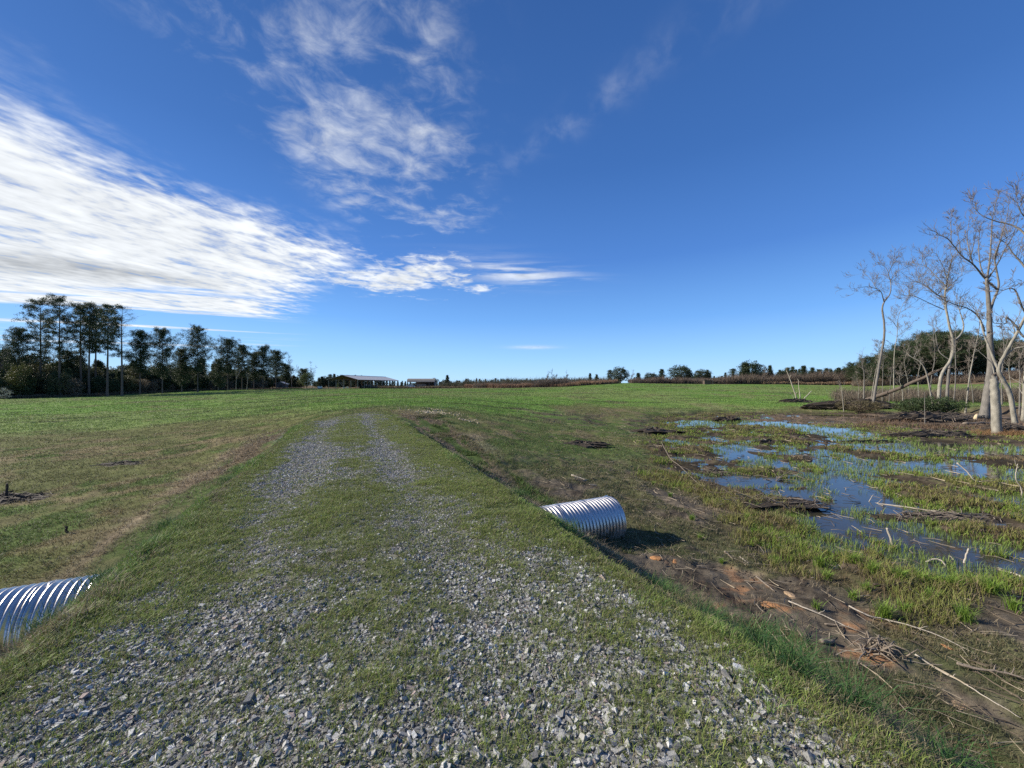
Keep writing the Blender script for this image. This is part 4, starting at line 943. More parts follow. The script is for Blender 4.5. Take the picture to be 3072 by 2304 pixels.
def grow(mb, p, d, l, r, lev, rs, up=.25, wig=.18, nchild=(3, 5), ang=.75, rmin=.004, tw=None):
    """one limb and its side shoots"""
    ns = 4 if lev > 0 else 3; P = [p]; q_ = d.copy()
    for i in range(ns):
        q_ = q_+rs.normal(0, wig, 3)+np.array([0, 0, up*.35]); q_ /= np.linalg.norm(q_); P.append(P[-1]+q_*l/ns)
    mb_ = tw if (tw is not None and lev <= 1) else mb
    mb_.tube(P, np.linspace(r, max(r*.35, rmin), ns+1), 5 if r > .03 else 3, cap=False)
    if lev <= 0: return
    for _ in range(rs.integers(*nchild)+ (1 if lev == 1 else 0)):
        i = rs.uniform(.25, 1)*ns; k = int(min(i, ns-1)); b0 = P[k]+(P[k+1]-P[k])*(i-k); dd = P[k+1]-P[k]; dd /= np.linalg.norm(dd)
        s_ = np.cross(dd, rs.normal(0, 1, 3)); s_ /= np.linalg.norm(s_)
        nd = dd*math.cos(ang)+s_*math.sin(ang)*rs.uniform(.7, 1.2); nd[2] += up*.5; nd /= np.linalg.norm(nd)
        grow(mb, b0, nd, l*rs.uniform(.42, .72), max(r*.5, rmin), lev-1, rs, up, wig, nchild, ang, rmin, tw)
def bare_tree(name, label, limbs, seed, mtrunk, base_pt, group=None, lev=3, twig_l=1.5, dens=1.0, rmin=.008, up=.3):
    """limbs: list of (points in metres from the base, r0, r1, first share of the limb with no shoots, shoot scale)"""
    rs = np.random.default_rng(seed); root = thing(name, label, 'tree', tuple(base_pt), 0, group); mb = MB(); tw = MB()
    for P, r0, r1, free, sc_ in limbs:
        r0 *= .62; r1 *= .62
        S = smooth_path(P, 5, 0); S[1:-1] += rs.normal(0, min(r0*.05, .012), (len(S)-2, 3)); k = len(S); rr_ = np.linspace(r0, r1, k)
        if P[0][2] < .3: rr_[0] *= 1.55; rr_[1] *= 1.15
        mb.tube(S, rr_, 9)
        L = np.linalg.norm(np.diff(S, axis=0), axis=1).sum(); nsh = int(L*1.6*dens*(1-free))
        for _ in range(nsh):
            t = free+(1-free)*rs.uniform(0, 1)**.8; i = min(int(t*(k-1)), k-2); b0 = S[i]; dd = S[i+1]-S[i]; dd /= np.linalg.norm(dd)+1e-9
            s_ = np.cross(dd, rs.normal(0, 1, 3)); s_ /= np.linalg.norm(s_); nd = dd*.55+s_*.8; nd[2] += .2; nd /= np.linalg.norm(nd)
            l = twig_l*sc_*rs.uniform(.4, 1.2)*(1.15-.5*t)
            grow(mb, b0, nd, l, max(min(rr_[i]*.38, .05), rmin*1.5), lev-1, rs, up, .20, (2, 5), .72, rmin, tw)
        if r1 > .012:      # tip keeps forking
            dd = S[-1]-S[-2]; dd /= np.linalg.norm(dd)
            for _ in range(3): grow(mb, S[-1], dd+rs.normal(0, .3, 3), twig_l*sc_*rs.uniform(.7, 1.1), r1*.8, lev-1, rs, up, .2, (2, 5), .6, rmin, tw)
    mb.build('trunk', mtrunk, root, smooth=True)
    if tw.n: tw.build('crown', M_twig, root)
    return root
def crop6(pts, Y, dy=None):
    """photo positions on the tree close-up -> metres at depth Y"""
    out = []
    for i, (a, b_) in enumerate(pts):
        px, py = 2472+a*.4823, 560+b_*.4823; y_ = Y+(dy[i] if dy else 0); out.append(np.array([(px-CX)/F*y_, y_, EYE-(py-CY)/F*y_]))
    return out
def tree6(name, label, base, Y, limbs, seed, mt, **kw):
    b0 = crop6([base], Y)[0]; gz = hz_(b0[0], b0[1]); B = np.array([b0[0], b0[1], gz-.15]); L = []
    for pts, r0, r1, free, sc_, dy in limbs:
        P = [q_-B for q_ in crop6(pts, Y, dy)]
        if pts[0] == base: P[0] = np.array([0, 0, 0.0])
        L.append((P, r0, r1, free, sc_))
    return bare_tree(name, label, L, seed, mt, B, **kw)
SW = 'bare swamp trees on the far side of the pools'
tree6('bare_tree', 'slender S-curved bare tree standing apart, its forked crown swept to the left', (298,1345), 46, [
  ([(298,1345),(325,1230),(345,1100),(372,950),(374,850),(362,760),(374,718)], .23, .12, .97, .4, None),
  ([(374,718),(412,662),(414,590),(402,540),(430,480),(436,440)], .10, .03, .35, .9, [0,.3,.8,1,1.2,1.2]),
  ([(404,540),(380,500),(340,480)], .05, .02, .1, .8, [1,1.2,1.4]),
  ([(414,590),(440,540),(480,515)], .05, .02, .2, .8, [1,.6,.2]),
  ([(374,718),(366,690),(355,655),(330,638),(270,622),(205,630)], .09, .02, .30, 1.0, [0,-.3,-.6,-1,-1.4,-1.6]),
  ([(350,652),(325,645),(292,665)], .06, .03, .8, .3, [-.6,-1,-1.2]),
  ([(330,640),(300,590),(255,540)], .05, .02, .1, 1.0, [-1,-.6,-.2])], 31, M_bark, group=SW, dens=3.0, twig_l=1.5)
tree6('bare_tree', 'thin pale bare tree just right of the S-curved one', (435,1325), 58, [
  ([(435,1325),(434,1150),(440,1010),(455,930),(458,830),(490,730)], .13, .03, .5, .9, None),
  ([(452,935),(500,900),(570,830)], .05, .015, .2, .9, [0,1,2]),([(457,880),(420,830),(395,815)], .05, .015, .2, .9, [0,-1,-1.5]),([(440,1010),(400,990),(380,980)],.03,.01,.3,.6,[0,0,0])], 32, M_barkp, group=SW, dens=1.7, twig_l=1.8)
tree6('bare_tree', 'two-stemmed bare tree with a wide twiggy crown reaching left', (712,1325), 42, [
  ([(712,1325),(725,1190),(790,1070),(803,965),(772,830),(752,690),(760,620),(775,540),(800,440)], .27, .05, .55, 1.0, [0,0,0,0,0,.2,.4,.5,.5]),
  ([(803,965),(850,920),(868,868),(852,800),(838,750)], .15, .05, .4, .9, [0,.3,.8,1,1]),
  ([(755,690),(700,670),(640,622),(570,590),(495,600)], .08, .02, .1, 1.1, [0,-.5,-1,-1.4,-1.8]),
  ([(745,765),(650,722),(560,680),(512,680)], .07, .02, .15, 1.0, [0,-1,-1.8,-2]),
  ([(760,620),(700,560),(640,500),(600,485)], .07, .02, .1, 1.1, [.3,.6,1,1.2]),([(765,580),(740,500),(700,420)], .06, .02, .1, 1.0, [.3,0,-.4]),
  ([(758,640),(810,590),(860,545)], .07, .02, .1, 1.0, [.2,.8,1.2])], 33, M_barkp, group=SW, dens=3.0, twig_l=1.7)
tree6('bare_tree', 'straight grey trunk close behind the two-stemmed tree', (762,1350), 44.5, [
  ([(762,1350),(772,1200),(786,1080),(798,990)], .26, .13, .8, .5, None),([(786,1080),(720,1030),(700,960),(690,900)], .09, .02, .3, .9, [0,.5,1,1.5])], 34, M_bark, group=SW)
tree6('bare_tree', 'small bare tree arching over to the left like a bow', (690,1318), 38, [
  ([(690,1318),(642,1180),(602,1095),(548,1062),(520,1040)], .12, .03, .5, .7, [0,0,0,.3,.5]),([(560,1064),(575,1030),(606,1012)], .04, .015, .3, .5, [.3,.6,.8])], 35, M_barkp, group=SW, twig_l=1.2)
tree6('bare_tree', 'tallest bare tree with a flared thick base and upswept brush-like crown', (995,1395), 37, [
  ([(995,1395),(1020,1250),(1038,1120),(1032,950),(1028,800),(1018,650),(1010,590)], .54, .17, .9, .5, None),
  ([(1028,800),(1050,720),(1086,622),(1076,540),(1062,440),(1092,350),(1135,320)], .18, .05, .45, 1.0, [0,.2,.6,.8,1,1.2,1.5]),
  ([(1078,640),(1020,590),(975,540),(925,480),(862,435),(805,365),(765,320),(712,300)], .15, .03, .30, .9, [.6,.2,0,-.5,-.9,-1.2,-1.5,-1.8]),
  ([(925,480),(905,400),(890,320),(902,220)], .08, .025, .1, .7, [-.5,-.3,0,.3]),([(905,460),(930,360),(950,260)], .07, .02, .1, .7, [-.4,-.8,-1.2]),
  ([(1015,600),(975,500),(962,380),(968,270)], .11, .03, .1, .7, [0,.5,.8,1]),([(1012,590),(1030,460),(1040,330),(1048,200),(1072,90)], .13, .03, .2, .8, [0,0,.2,.4,.5]),
  ([(1066,450),(1105,300),(1140,180),(1150,100)], .08, .02, .1, .8, [1,1.3,1.4,1.5]),([(1030,560),(1085,470),(1120,400),(1180,290),(1230,120)], .09, .02, .15, .9, [0,-.5,-1,-1.4,-1.8]),
  ([(790,345),(790,250),(790,190)], .05, .02, .1, .6, [-1.3,-1.3,-1.3]),([(850,430),(840,330),(820,230)], .05, .02, .1, .6, [-1,-.8,-.6]),
  ([(1000,900),(965,815),(900,760),(820,735),(740,700),(690,655)], .10, .025, .35, .9, [0,-.5,-1.2,-1.8,-2.2,-2.5])], 36, M_bark, group=SW, dens=2.2, twig_l=1.25)
tree6('bare_tree', 'pale blotched leaning trunk rising from behind the near one toward the upper edge', (1190,1395), 31, [
  ([(1190,1395),(1155,1290),(1112,1200),(1085,1140),(1100,1090),(1150,1000),(1205,900),(1260,790)], .26, .12, .8, .6, [0,0,0,0,0,-.3,-.6,-1]),
  ([(1085,1140),(1042,1040),(1000,930),(970,830)], .15, .06, .5, .8, [0,.3,.6,1]),
  ([(1110,1070),(1180,1010),(1260,995),(1330,990)], .10, .05, .4, .8, [0,-.4,-.8,-1]),([(1155,1000),(1190,930),(1180,860),(1215,800)], .08, .03, .3, .8, [-.3,0,.3,.6])], 37, M_barkp, group=SW, dens=1.4, twig_l=1.8)
r_near = tree6('broken_tree', 'near pale broken-topped trunk with orange sedge round its foot', (1076,1512), 25.2, [
  ([(1076,1512),(1070,1420),(1063,1320),(1060,1250),(1058,1198)], .40, .30, 1.0, .3, None),
  ([(1066,1260),(1050,1120),(1005,1060),(945,1010)], .06, .02, .4, .7, [0,.2,.3,.4])], 38, M_barkp, group=SW, twig_l=1.0)
tree6('bare_tree', 'bare tree leaning in over the right edge, limbs sweeping across the upper corner', (1335,1440), 24, [
  ([(1335,1440),(1345,1200),(1340,1000),(1330,800),(1320,600),(1300,420),(1300,200),(1290,60)], .34, .10, .95, .6, None),
  ([(1320,600),(1250,500),(1180,420),(1130,350)], .12, .03, .3, .9, [0,.2,.4,.5]),([(1310,400),(1244,290),(1170,240),(1070,215),(985,180),(940,140)], .10, .02, .3, .9, [0,.5,.9,1.2,1.4,1.6]),
  ([(1330,800),(1244,770),(1185,640),(1110,645)], .10, .03, .4, .8, [0,-.2,-.3,-.4]),([(1338,960),(1244,935),(1190,862),(1135,810),(1130,850),(1060,850)], .11, .025, .4, .7, [0,.3,.5,.6,.6,.7]),
  ([(1300,200),(1240,180),(1200,100)], .07, .02, .2, 1.0, [0,-.3,-.4])], 39, M_bark, group=SW, dens=2.0, twig_l=1.3)
thin = [((800,1352),[(800,1352),(818,1190),(816,1000),(822,860)],41,.10,'thin straight stem between the two-stemmed and the flared tree'),
 ((878,1355),[(878,1355),(905,1190),(935,1030),(962,900),(972,780)],43,.12,'greenish thin stem leaning right beside the flared tree'),
 ((1216,1330),[(1216,1330),(1218,1180),(1214,1090),(1240,1010)],40,.11,'thin stem with a V fork near the right edge'),
 ((124,1345),[(124,1345),(112,1280),(108,1235)],44,.07,'shortest pale sapling alone on the brush flat'),
 ((244,1322),[(244,1322),(250,1180),(236,1100)],50,.15,'short stubby grey trunk left of the S-curved tree'),
 ((285,1345),[(285,1345),(312,1200),(335,1090),(350,960)],47,.07,'thin white sapling leaning against the S-curved tree'),
 ((362,1300),[(362,1300),(366,1150),(368,1040),(340,980)],52,.07,'thin sapling directly behind the S-curved tree'),
 ((492,1335),[(492,1335),(486,1260),(468,1205),(475,1170)],48,.09,'short crooked pale stem right of the thin pale tree'),
 ((405,1310),[(405,1310),(415,1200),(428,1120)],55,.06,'faint sapling between the S-curved and thin pale trees'),
 ((1240,1360),[(1240,1360),(1248,1180),(1262,1000)],34,.22,'thick stem half out of frame at the right edge'),
 ((1108,1345),[(1108,1345),(1104,1200),(1118,1050),(1150,930)],46,.12,'stem seen through the gap right of the near trunk'),
 ((1165,1335),[(1165,1335),(1160,1230),(1150,1120),(1170,980)],50,.09,'faint far stem right of the leaning trunk'),
 ((930,1350),[(930,1350),(918,1240),(900,1160),(905,1020)],52,.08,'far thin stem left of the flared base'),
 ((590,1300),[(590,1300),(585,1180),(600,1080),(570,960)],56,.08,'far slim tree behind the dark green bush'),
 ((660,1310),[(660,1310),(668,1190),(690,1060),(680,930),(700,840)],54,.10,'far slim tree just left of the two-stemmed one'),
 ((530,1300),[(530,1300),(520,1200),(500,1100),(530,980)],60,.08,'distant sapling over the fallen trunk'),
 ((1050,1335),[(1050,1335),(1100,1180),(1120,1000),(1100,860)],55,.13,'far tree crossing behind the flared trunk'),
 ((210,1320),[(210,1320),(215,1240),(190,1180)],56,.05,'twiggy sapling at the left end of the fallen trunk'),
 ((628,1435),[(628,1435),(626,1360),(624,1275)],31,.05,'lone bare pole standing before the dark green bush')]
for i, (bs, pts, Y, r0, lab) in enumerate(thin):
    tree6('sapling', lab, bs, Y, [(pts, r0, r0*.25, .35 if i != 18 else .97, .8, None)], 50+i, M_barkp if i % 2 else M_bark, group=SW if i < 18 else None, dens=2.2, twig_l=1.3 if Y < 50 else 1.6)
# fallen trunk
A1 = np.array(crop6([(175,1360)], 50)[0]); A1[2] = hz_(A1[0], A1[1])+.2; A2_ = np.array(crop6([(720,1140)], 43)[0]); o = stick3('fallen_tree', 'long dark fallen trunk propped slantwise among the bare trees', [A1, A1*.5+A2_*.5+np.array([0, 0, -.25]), A2_], .28, .13, mat('dark_bark', (.12, .095, .075), .9, .4, 5, bump=.6, bscale=15), twigs=8, cat='fallen tree', tl=.15)
A1 = gp(2905, 1278); stick3('fallen_log', 'grey log lying level behind the near broken trunk', [A1+Vector((0, .3, .1)), A1+Vector((2.2, .5, .12)), A1+Vector((4.5, .2, .05))], .11, .07, M_midw, cat='log', twigs=4, tl=.1)
# chewed pale stump
P0 = gp(2926, 1262); mb = MB(); mb.tube([(0, 0, -.1), (0.02, 0, .25), (.12, 0, .5), (.2, .02, .62)], [.17, .15, .10, .02], 8); o = mb.build('split_stump', mat('fresh_wood', (.66, .52, .33), .8, .3, 8), smooth=False); o.location = P0; tag(o, 'small bright yellow-white split stump among brown brush', 'stump')
# standing dead stems in the far water
for lab, pts, r0 in (('tallest bleached dead stem of the cluster in far water', [(2390,1206),(2388,1190),(2378,1160),(2368,1132),(2360,1112)], .10),
    ('middle upright dead stem of the cluster, kinked', [(2400,1206),(2400,1185),(2397,1165),(2395,1140)], .07),
    ('dead stem of the cluster slanting right with a pronged tip', [(2413,1206),(2414,1195),(2425,1183),(2434,1172)], .09),
    ('short dead stem of the cluster leaning left', [(2385,1206),(2380,1190),(2370,1178)], .05)):
    Y = 60; P = [np.array([PX(a, Y), Y, EYE-(b_-CY)/F*Y]) for a, b_ in pts]; P[0][2] = hz_(P[0][0], P[0][1])+.05
    stick3('dead_tree', lab, P, r0, r0*.45, M_pale, group='bleached dead stems in the far water', twigs=3, cat='dead tree', tl=.22)
# dark green bushes on the swamp bank
def at(px, Y): X = PX(px, Y); return (X, Y, hz_(X, Y)-.05)
bushy('evergreen_bush', 'glossy dark green bush at the foot of the two-stemmed tree', 'bush', 2.2, 4.6, 81, ((.035, .06, .022), (.06, .085, .03)), at(2800, 37), n=650, k=12, ln=.16, wd=.07)
bushy('evergreen_bush', 'smaller dark green bush left of the glossy one under the far saplings', 'bush', 1.7, 3.2, 82, ((.04, .06, .025), (.075, .085, .035)), at(2745, 40), n=420, k=12, ln=.16, wd=.07)
bushy('brown_bush', 'low olive-brown bush beside the fallen trunk end', 'bush', 1.5, 4.5, 83, ((.09, .075, .04), (.13, .11, .055)), at(2580, 44), n=420, k=9, ln=.16, wd=.05)
# ------------------------------------------------------------ tall pines of the wood on the left
TP = 'tall loblolly pines rising over the wood'
TP = 'tall pines rising over the wood'
tall = [(122,95,906,.40,3.6,'leftmost tall pine, crown one-sided to the left and lowest branches long'),
 (179,92,894,.42,3.7,'tallest pine of the wood, second from the left'),
 (244,98,918,.45,3.2,'slightly leaning tall pine in the middle of the clump'),
 (267,97,914,.48,3.2,'dense-crowned tall pine right beside the leaning one'),
 (286,102,932,.50,2.9,'shorter tall pine tucked behind the dense-crowned one'),
 (322,94,918,.52,2.9,'tall pine with a compact rounded tuft, just left of the half-dead one')]
for i, (px, Y, top, cs, spd, lab) in enumerate(tall):
    Y += 3; b_ = at(px, Y); h = EYE-(top-CY)/F*Y-b_[2]
    pine('tall_pine', lab, 'pine tree', h, 200+i, cs, spd, TP, loc=b_, lean=((-.02 if i == 2 else 0), 0), sparse=1.15, r0=.26)
b_ = at(366, 95); pine('half_dead_pine', 'half-dead tall pine with bare grey twigs in its top, at the right of the clump', 'pine tree', EYE-(922-CY)/F*95-b_[2], 207, .42, 3.3, None, loc=b_, dead=True, sparse=1.2, r0=.25)
mid = [(57,96,990,.30,3.4,'bushy pine at the left end of the wood, shorter than the tall clump'),(420,104,998,.35,3.3,'loose-crowned pine just right of the half-dead one'),
 (487,108,990,.25,3.9,'broad dense pine between the loose-crowned one and the big rounded one'),(545,116,1052,.2,3.2,'low pine filling the gap left of the big rounded pine'),(593,116,988,.32,4.3,'big rounded pine standing highest in the middle of the wood'),
 (655,128,1082,.15,3.0,'dark low pine right of the big rounded pine'),(683,132,1023,.35,4.4,'flat-topped dense pine with visible stems below its crown'),(726,140,1040,.30,3.9,'round-headed pine right of the flat-topped one'),
 (762,150,1062,.30,3.6,'smaller pine tucked left of the twin-crowned one'),(789,150,1042,.32,4.0,'pine with a knobbly dome, fourth from the grey shed'),(828,158,1057,.35,4.2,'last large pine of the wood, beside the bare tree'),
 (857,170,1098,.35,3.4,'small pine between the last large pine and the bare tree'),(912,185,1112,.4,3.2,'small dark pine head above the green bush near the barn'),(205,104,1058,.3,3.0,'young pine seen between the two tallest trunks'),(236,112,1075,.3,3.0,'young pine low behind the leaning tall pine')]
for i, (px, Y, top, cs, spd, lab) in enumerate(mid):
    b_ = at(px, Y); h = EYE-(top-CY)/F*Y-b_[2]
    pine('pine', lab, 'pine tree', h, 230+i, cs, spd, 'middle-sized pines of the wood', loc=b_, full=True, sparse=1.3, r0=.16)
def small_bare(name, label, px, Y, top, seed, wid=1.0, group=None, r0=.12, mt=None, lev=3, dens=2.0):
    b_ = at(px, Y); h = EYE-(top-CY)/F*Y-b_[2]; rs = np.random.default_rng(seed); L = [([np.array([0, 0, 0.]), np.array([rs.normal(0, .2), rs.normal(0, .2), h*.45]), np.array([rs.normal(0, .4), rs.normal(0, .4), h*.95])], r0, .02, .35, wid)]
    for k in range(3):
        z0 = h*rs.uniform(.3, .55); a = rs.uniform(0, 6.28); L.append(([np.array([0, 0, z0]), np.array([math.cos(a)*h*.08*wid, math.sin(a)*h*.08*wid, z0+h*.18]), np.array([math.cos(a)*h*.14*wid, math.sin(a)*h*.14*wid, z0+h*.36])], r0*.5, .015, .2, wid))
    return bare_tree(name, label, L, seed, mt or M_twigp, b_, group=group, lev=lev, twig_l=h*.13, dens=dens*8/h, rmin=.012, up=.6)
small_bare('bare_tree', 'pale bare tree beside the last large pine, left of the barn', 875, 175, 1075, 301, 1.3, r0=.2)
small_bare('bare_tree', 'thin bare tree right of the green bush near the barn', 938, 185, 1092, 302, .9)
small_bare('bare_tree', 'bare grey tree between the leftmost and tallest pines', 140, 110, 1040, 303, 1.1); small_bare('bare_tree', 'bare tree just right of the tallest pine trunk', 162, 112, 1052, 304, 1.0)
small_bare('bare_tree', 'pale bare crown at the left edge of the wood', 8, 100, 1020, 305, 1.3); small_bare('bare_tree', 'second pale bare crown near the left edge', 30, 104, 1040, 306, 1.0)
small_bare('bare_tree', 'pale bare birch-like tree before the round-headed pine', 708, 134, 1075, 307, 1.0, mt=M_pale); small_bare('bare_tree', 'pale twiggy tree before the dark pines by the grey shed', 740, 140, 1090, 308, 1.1, mt=M_pale)
# understory: prototypes copied along the wood edge
E1 = ((.045, .065, .028), (.085, .105, .045)); E2 = ((.09, .10, .045), (.14, .135, .06)); E3 = ((.18, .145, .095), (.26, .205, .135))
protos = [bushy('cedar', 'x', 'cedar', 7.5, 4.2, 401, E1, (0, -900, -40), shape='cone', n=560, k=12, ln=.42, wd=.13), bushy('cedar', 'x', 'cedar', 6.5, 4.6, 402, E1, (0, -900, -40), shape='dome', n=520, k=12, ln=.42, wd=.13),
 bushy('understory_tree', 'x', 'tree', 6.0, 5.2, 403, E2, (0, -900, -40), n=520, k=10, ln=.38, wd=.12), bushy('brown_shrub', 'x', 'shrub', 5.0, 5.0, 404, E3, (0, -900, -40), n=520, k=10, ln=.34, wd=.06)]
protoL = ['dark evergreen cedar in the crowded lower storey of the left wood', 'rounded dark evergreen in the crowded lower storey of the left wood', 'olive-green understory tree crowding the edge of the left wood', 'brown twiggy shrub filling the edge of the left wood']
GR = ['cedars under the pines', 'rounded evergreens under the pines', 'olive trees under the pines', 'brown shrubs under the pines']
r_ = random.Random(77); used = [False]*4
def wood_Y(px): return float(np.interp(px, [-150, 0, 300, 600, 900, 1000], [86, 90, 102, 132, 182, 215]))
k_ = 0
for row, (dY, step, hs0, hs1) in enumerate(((-.5, 15, .45, .9), (6, 19, .8, 1.3), (13, 24, 1.0, 1.6))):
    px = -60.0
    while px < 905:
        t = r_.choice([0, 1, 1, 2, 3, 3] if row == 0 else [0, 1, 1, 2, 0, 3, 2]); Y = wood_Y(px)+dY+r_.uniform(-1.5, 2.5); b_ = at(px, Y)
        scl = r_.uniform(hs0, hs1)*(1.12 if px < 250 else 1.0)*(.82 if px > 780 else 1)
        if 815 < px < 880 and row == 0: px += step; continue
        if not used[t]: protos[t].location = b_; protos[t].scale = (scl,)*3; protos[t]['label'] = protoL[t]; protos[t]['group'] = GR[t]; used[t] = True
        else: dup(protos[t], b_, r_.uniform(0, 6.28), scl*1.0, protoL[t], GR[t])
        px += step*r_.uniform(.7, 1.3)*(105/wood_Y(px))
bushy('flowering_tree', 'small white-blossomed tree at the left edge of the wood', 'flowering tree', 2.7, 2.4, 410, ((.26, .29, .24), (.42, .44, .38)), at(14, 83.5), n=90, k=8, ln=.14, wd=.07)
bushy('yellow_green_tree', 'yellow-green leafy tree low between bushy pine and tall clump', 'tree', 8.2, 4.5, 411, ((.09, .10, .025), (.13, .13, .04)), at(62, 91), n=420, k=10, ln=.38, wd=.12)
bushy('green_tree', 'bright green bushy tree beside the barn', 'tree', 7.5, 6.5, 412, ((.07, .10, .03), (.11, .14, .045)), at(920, 180), n=600, k=10, ln=.42, wd=.14)
bushy('dark_cedar', 'dark round cedar right behind the little grey shed', 'cedar', 5.5, 5.5, 413, E1, at(868, 188), n=500, k=10, ln=.4, wd=.13)
# weedy strip along the foot of the wood
def strip(name, px0, px1, yfun, n, hgt, cols, wdt=2.5, k=6, w0=.0007, lean=.5):
    px = rng.uniform(px0, px1, n); Y = yfun(px)+np.abs(rng.normal(0, wdt, n)); X = PX(px, Y); XX, YY = tuftpos(X, Y, k, np.full(n, .25)); H = height(XX, YY)
    S = np.repeat(rng.uniform(.5, 1.15, n)*(.6+.8*fbm(px/40, px*0, 1, 3, 5)), k)*rng.uniform(.6, 1.1, n*k)
    V, Q, T, c = blades(XX, YY, H, hgt*S, w0*np.hypot(XX, YY), cvar(n*k, *cols), lean, .3)
    tag(np_mesh(name, V, [Q, T], M_straw, c), kind='stuff')
strip('weeds', -80, 905, lambda p_: np.interp(p_, [-150, 0, 300, 600, 900, 1000], [82, 86, 98, 127, 163, 172]), 7000, .75, ((.15, .115, .075), (.10, .08, .05)), 3.0)
strip('barn_weeds', 1085, 1420, lambda p_: np.interp(p_, [1085, 1420], [163, 150]), 4200, .9, ((.23, .165, .10), (.15, .115, .07)), 6.0)
# ------------------------------------------------------------ far tree line
FT = 'small dark pines of the far tree line'
fp = [pine('far_pine', 'dark small pine crowded into the far tree line behind the field', 'pine tree', 9, 501, .10, 2.3, FT, full=True, sparse=1.5, det=.8, loc=(0, -900, -40)),
      pine('far_pine', 'dark small pine crowded into the far tree line behind the field', 'pine tree', 10, 502, .22, 2.4, FT, full=True, sparse=1.3, det=.8, loc=(0, -900, -40)),
      pine('far_pine', 'dark small pine crowded into the far tree line behind the field', 'pine tree', 8, 503, .06, 2.3, FT, full=True, top='cone', sparse=1.5, det=.8, loc=(0, -900, -40))]
ND = ((.032, .052, .026), (.060, .082, .040))
fp += [bushy('far_pine', 'x', 'pine tree', 7, 6.2, 504, ND, (0, -900, -40), n=420, k=12, ln=.5, wd=.12), bushy('far_pine', 'x', 'pine tree', 8, 5.2, 505, ND, (0, -900, -40), shape='cone', n=420, k=12, ln=.5, wd=.12)]
for o_ in fp[3:]: o_['label'] = 'dark bushy evergreen crowded into the far tree line behind the field'; o_['group'] = 'bushy evergreens of the far tree line'
fu = [False]*5
HH = (9, 10, 8, 7, 8)
def far_tree(px, Y, top, t, wide=1.0, lab=None):
    b_ = at(px, Y); h = EYE-(top-CY)/F*Y-b_[2]; t = r_.choice([t, 3, 4, 3, 4]); h0 = HH[t]; s_ = h/h0; wide *= .8
    if s_ <= .15: return
    if not fu[t] and lab is None: fp[t].location = b_; fp[t].scale = (s_*wide, s_*wide, s_); fu[t] = True; return
    dup(fp[t], b_, r_.uniform(0, 6.28), (s_*wide, s_*wide, s_), lab)
    if lab: o_ = C.objects[-1]
for px in np.arange(945, 1400, 7.5):
    if not (1215 < px < 1315): far_tree(px+r_.uniform(-3, 3), r_.uniform(250, 300), np.interp(px, [945, 1000, 1130, 1200, 1330, 1400], [1140, 1128, 1136, 1146, 1144, 1147])+r_.uniform(-6, 5), r_.randrange(3), 1.3)
for px in np.arange(948, 1110, 9): far_tree(px, r_.uniform(232, 245), r_.uniform(1128, 1146), r_.randrange(3), 1.5)
for px in np.arange(1215, 1320, 8): far_tree(px, r_.uniform(290, 320), r_.uniform(1144, 1150), r_.randrange(3), 1.5)
for px in np.arange(1395, 1860, 9): far_tree(px+r_.uniform(-4, 4), r_.uniform(290, 340), r_.uniform(1134, 1145), r_.randrange(3), 1.2)
for px in np.arange(1890, 2640, 11): far_tree(px+r_.uniform(-4, 4), r_.uniform(215, 260), np.interp(px, [1890, 2200, 2560, 2640], [1134, 1122, 1106, 1100])+r_.uniform(-6, 8), r_.randrange(3), 1.25)
named = [(1342,230,1126,1,1.7,'rounded dark tree standing alone right of the gambrel shed'),(1302,235,1134,0,1.5,'small dark pine against the gable end of the gambrel shed'),(1770,200,1120,2,1.5,'first dark conifer behind the tan grass, left of a slimmer one'),(1790,205,1124,2,1.2,'slimmer dark conifer next to the first behind the tan grass'),
 (1830,190,1112,1,1.3,'open young pine left of the widest field pine'),(1862,185,1101,1,1.8,'widest of the young pines beyond the tan grass'),(1915,190,1119,0,2.4,'low broad dark tree, left half of the clump by the open field'),(1955,190,1118,0,2.4,'middle of the low broad dark clump'),(1985,190,1108,0,2.2,'peaked right end of the low broad dark clump'),
 (2044,185,1096,0,2.2,'shaggy wide pine between the dark clump and the small shed'),(2068,188,1112,1,1.2,'small pine leaning off the shaggy wide pine'),(2104,190,1108,0,1.9,'dark bushy pine just above the small shed'),(2122,190,1110,0,1.6,'twin bushy pine right above the small shed'),
 (2200,185,1108,1,1.3,'small loose pine left of the high twin pines'),(2236,182,1090,0,2.4,'massive left half of the high twin pines'),(2256,182,1083,0,1.7,'pointed right half of the high twin pines'),(2310,184,1097,1,1.4,'slim two-tiered pine right of the high twin pines'),(2343,186,1110,0,1.4,'low dark pine midway along the bare brush'),
 (2363,186,1105,1,1.1,'lollipop-shaped small pine above the bare brush'),(2378,188,1102,1,.8,'very thin lollipop pine beside its larger twin'),(2411,182,1098,2,1.9,'bushy spreading pine above the dead stems'),(2437,186,1104,2,1.2,'pointed small pine right of the spreading one'),(2458,188,1110,0,1.2,'rounded small pine further right of the spreading one'),
 (2479,188,1106,2,1.1,'narrow cone-shaped pine near the foot of the hill'),(2515,180,1104,0,1.8,'rounded pine where the tree line starts to climb'),(2540,180,1100,0,1.6,'next rounded pine up the climbing tree line')]
for i_, (px, Y, top, t, w_, lab) in enumerate(named):
    b_ = at(px, Y); h = EYE-(top-CY)/F*Y-b_[2]; t = t if w_ < 1.4 else (3 if i_ % 2 else 4); h0 = HH[t]; s_ = h/h0; w2_ = w_*.72 if t > 2 else w_; o = dup(fp[t], b_, r_.uniform(0, 6.28), (s_*w2_, s_*w2_, s_), lab, 'young pines along the far field edge'); o.name = 'young_pine'
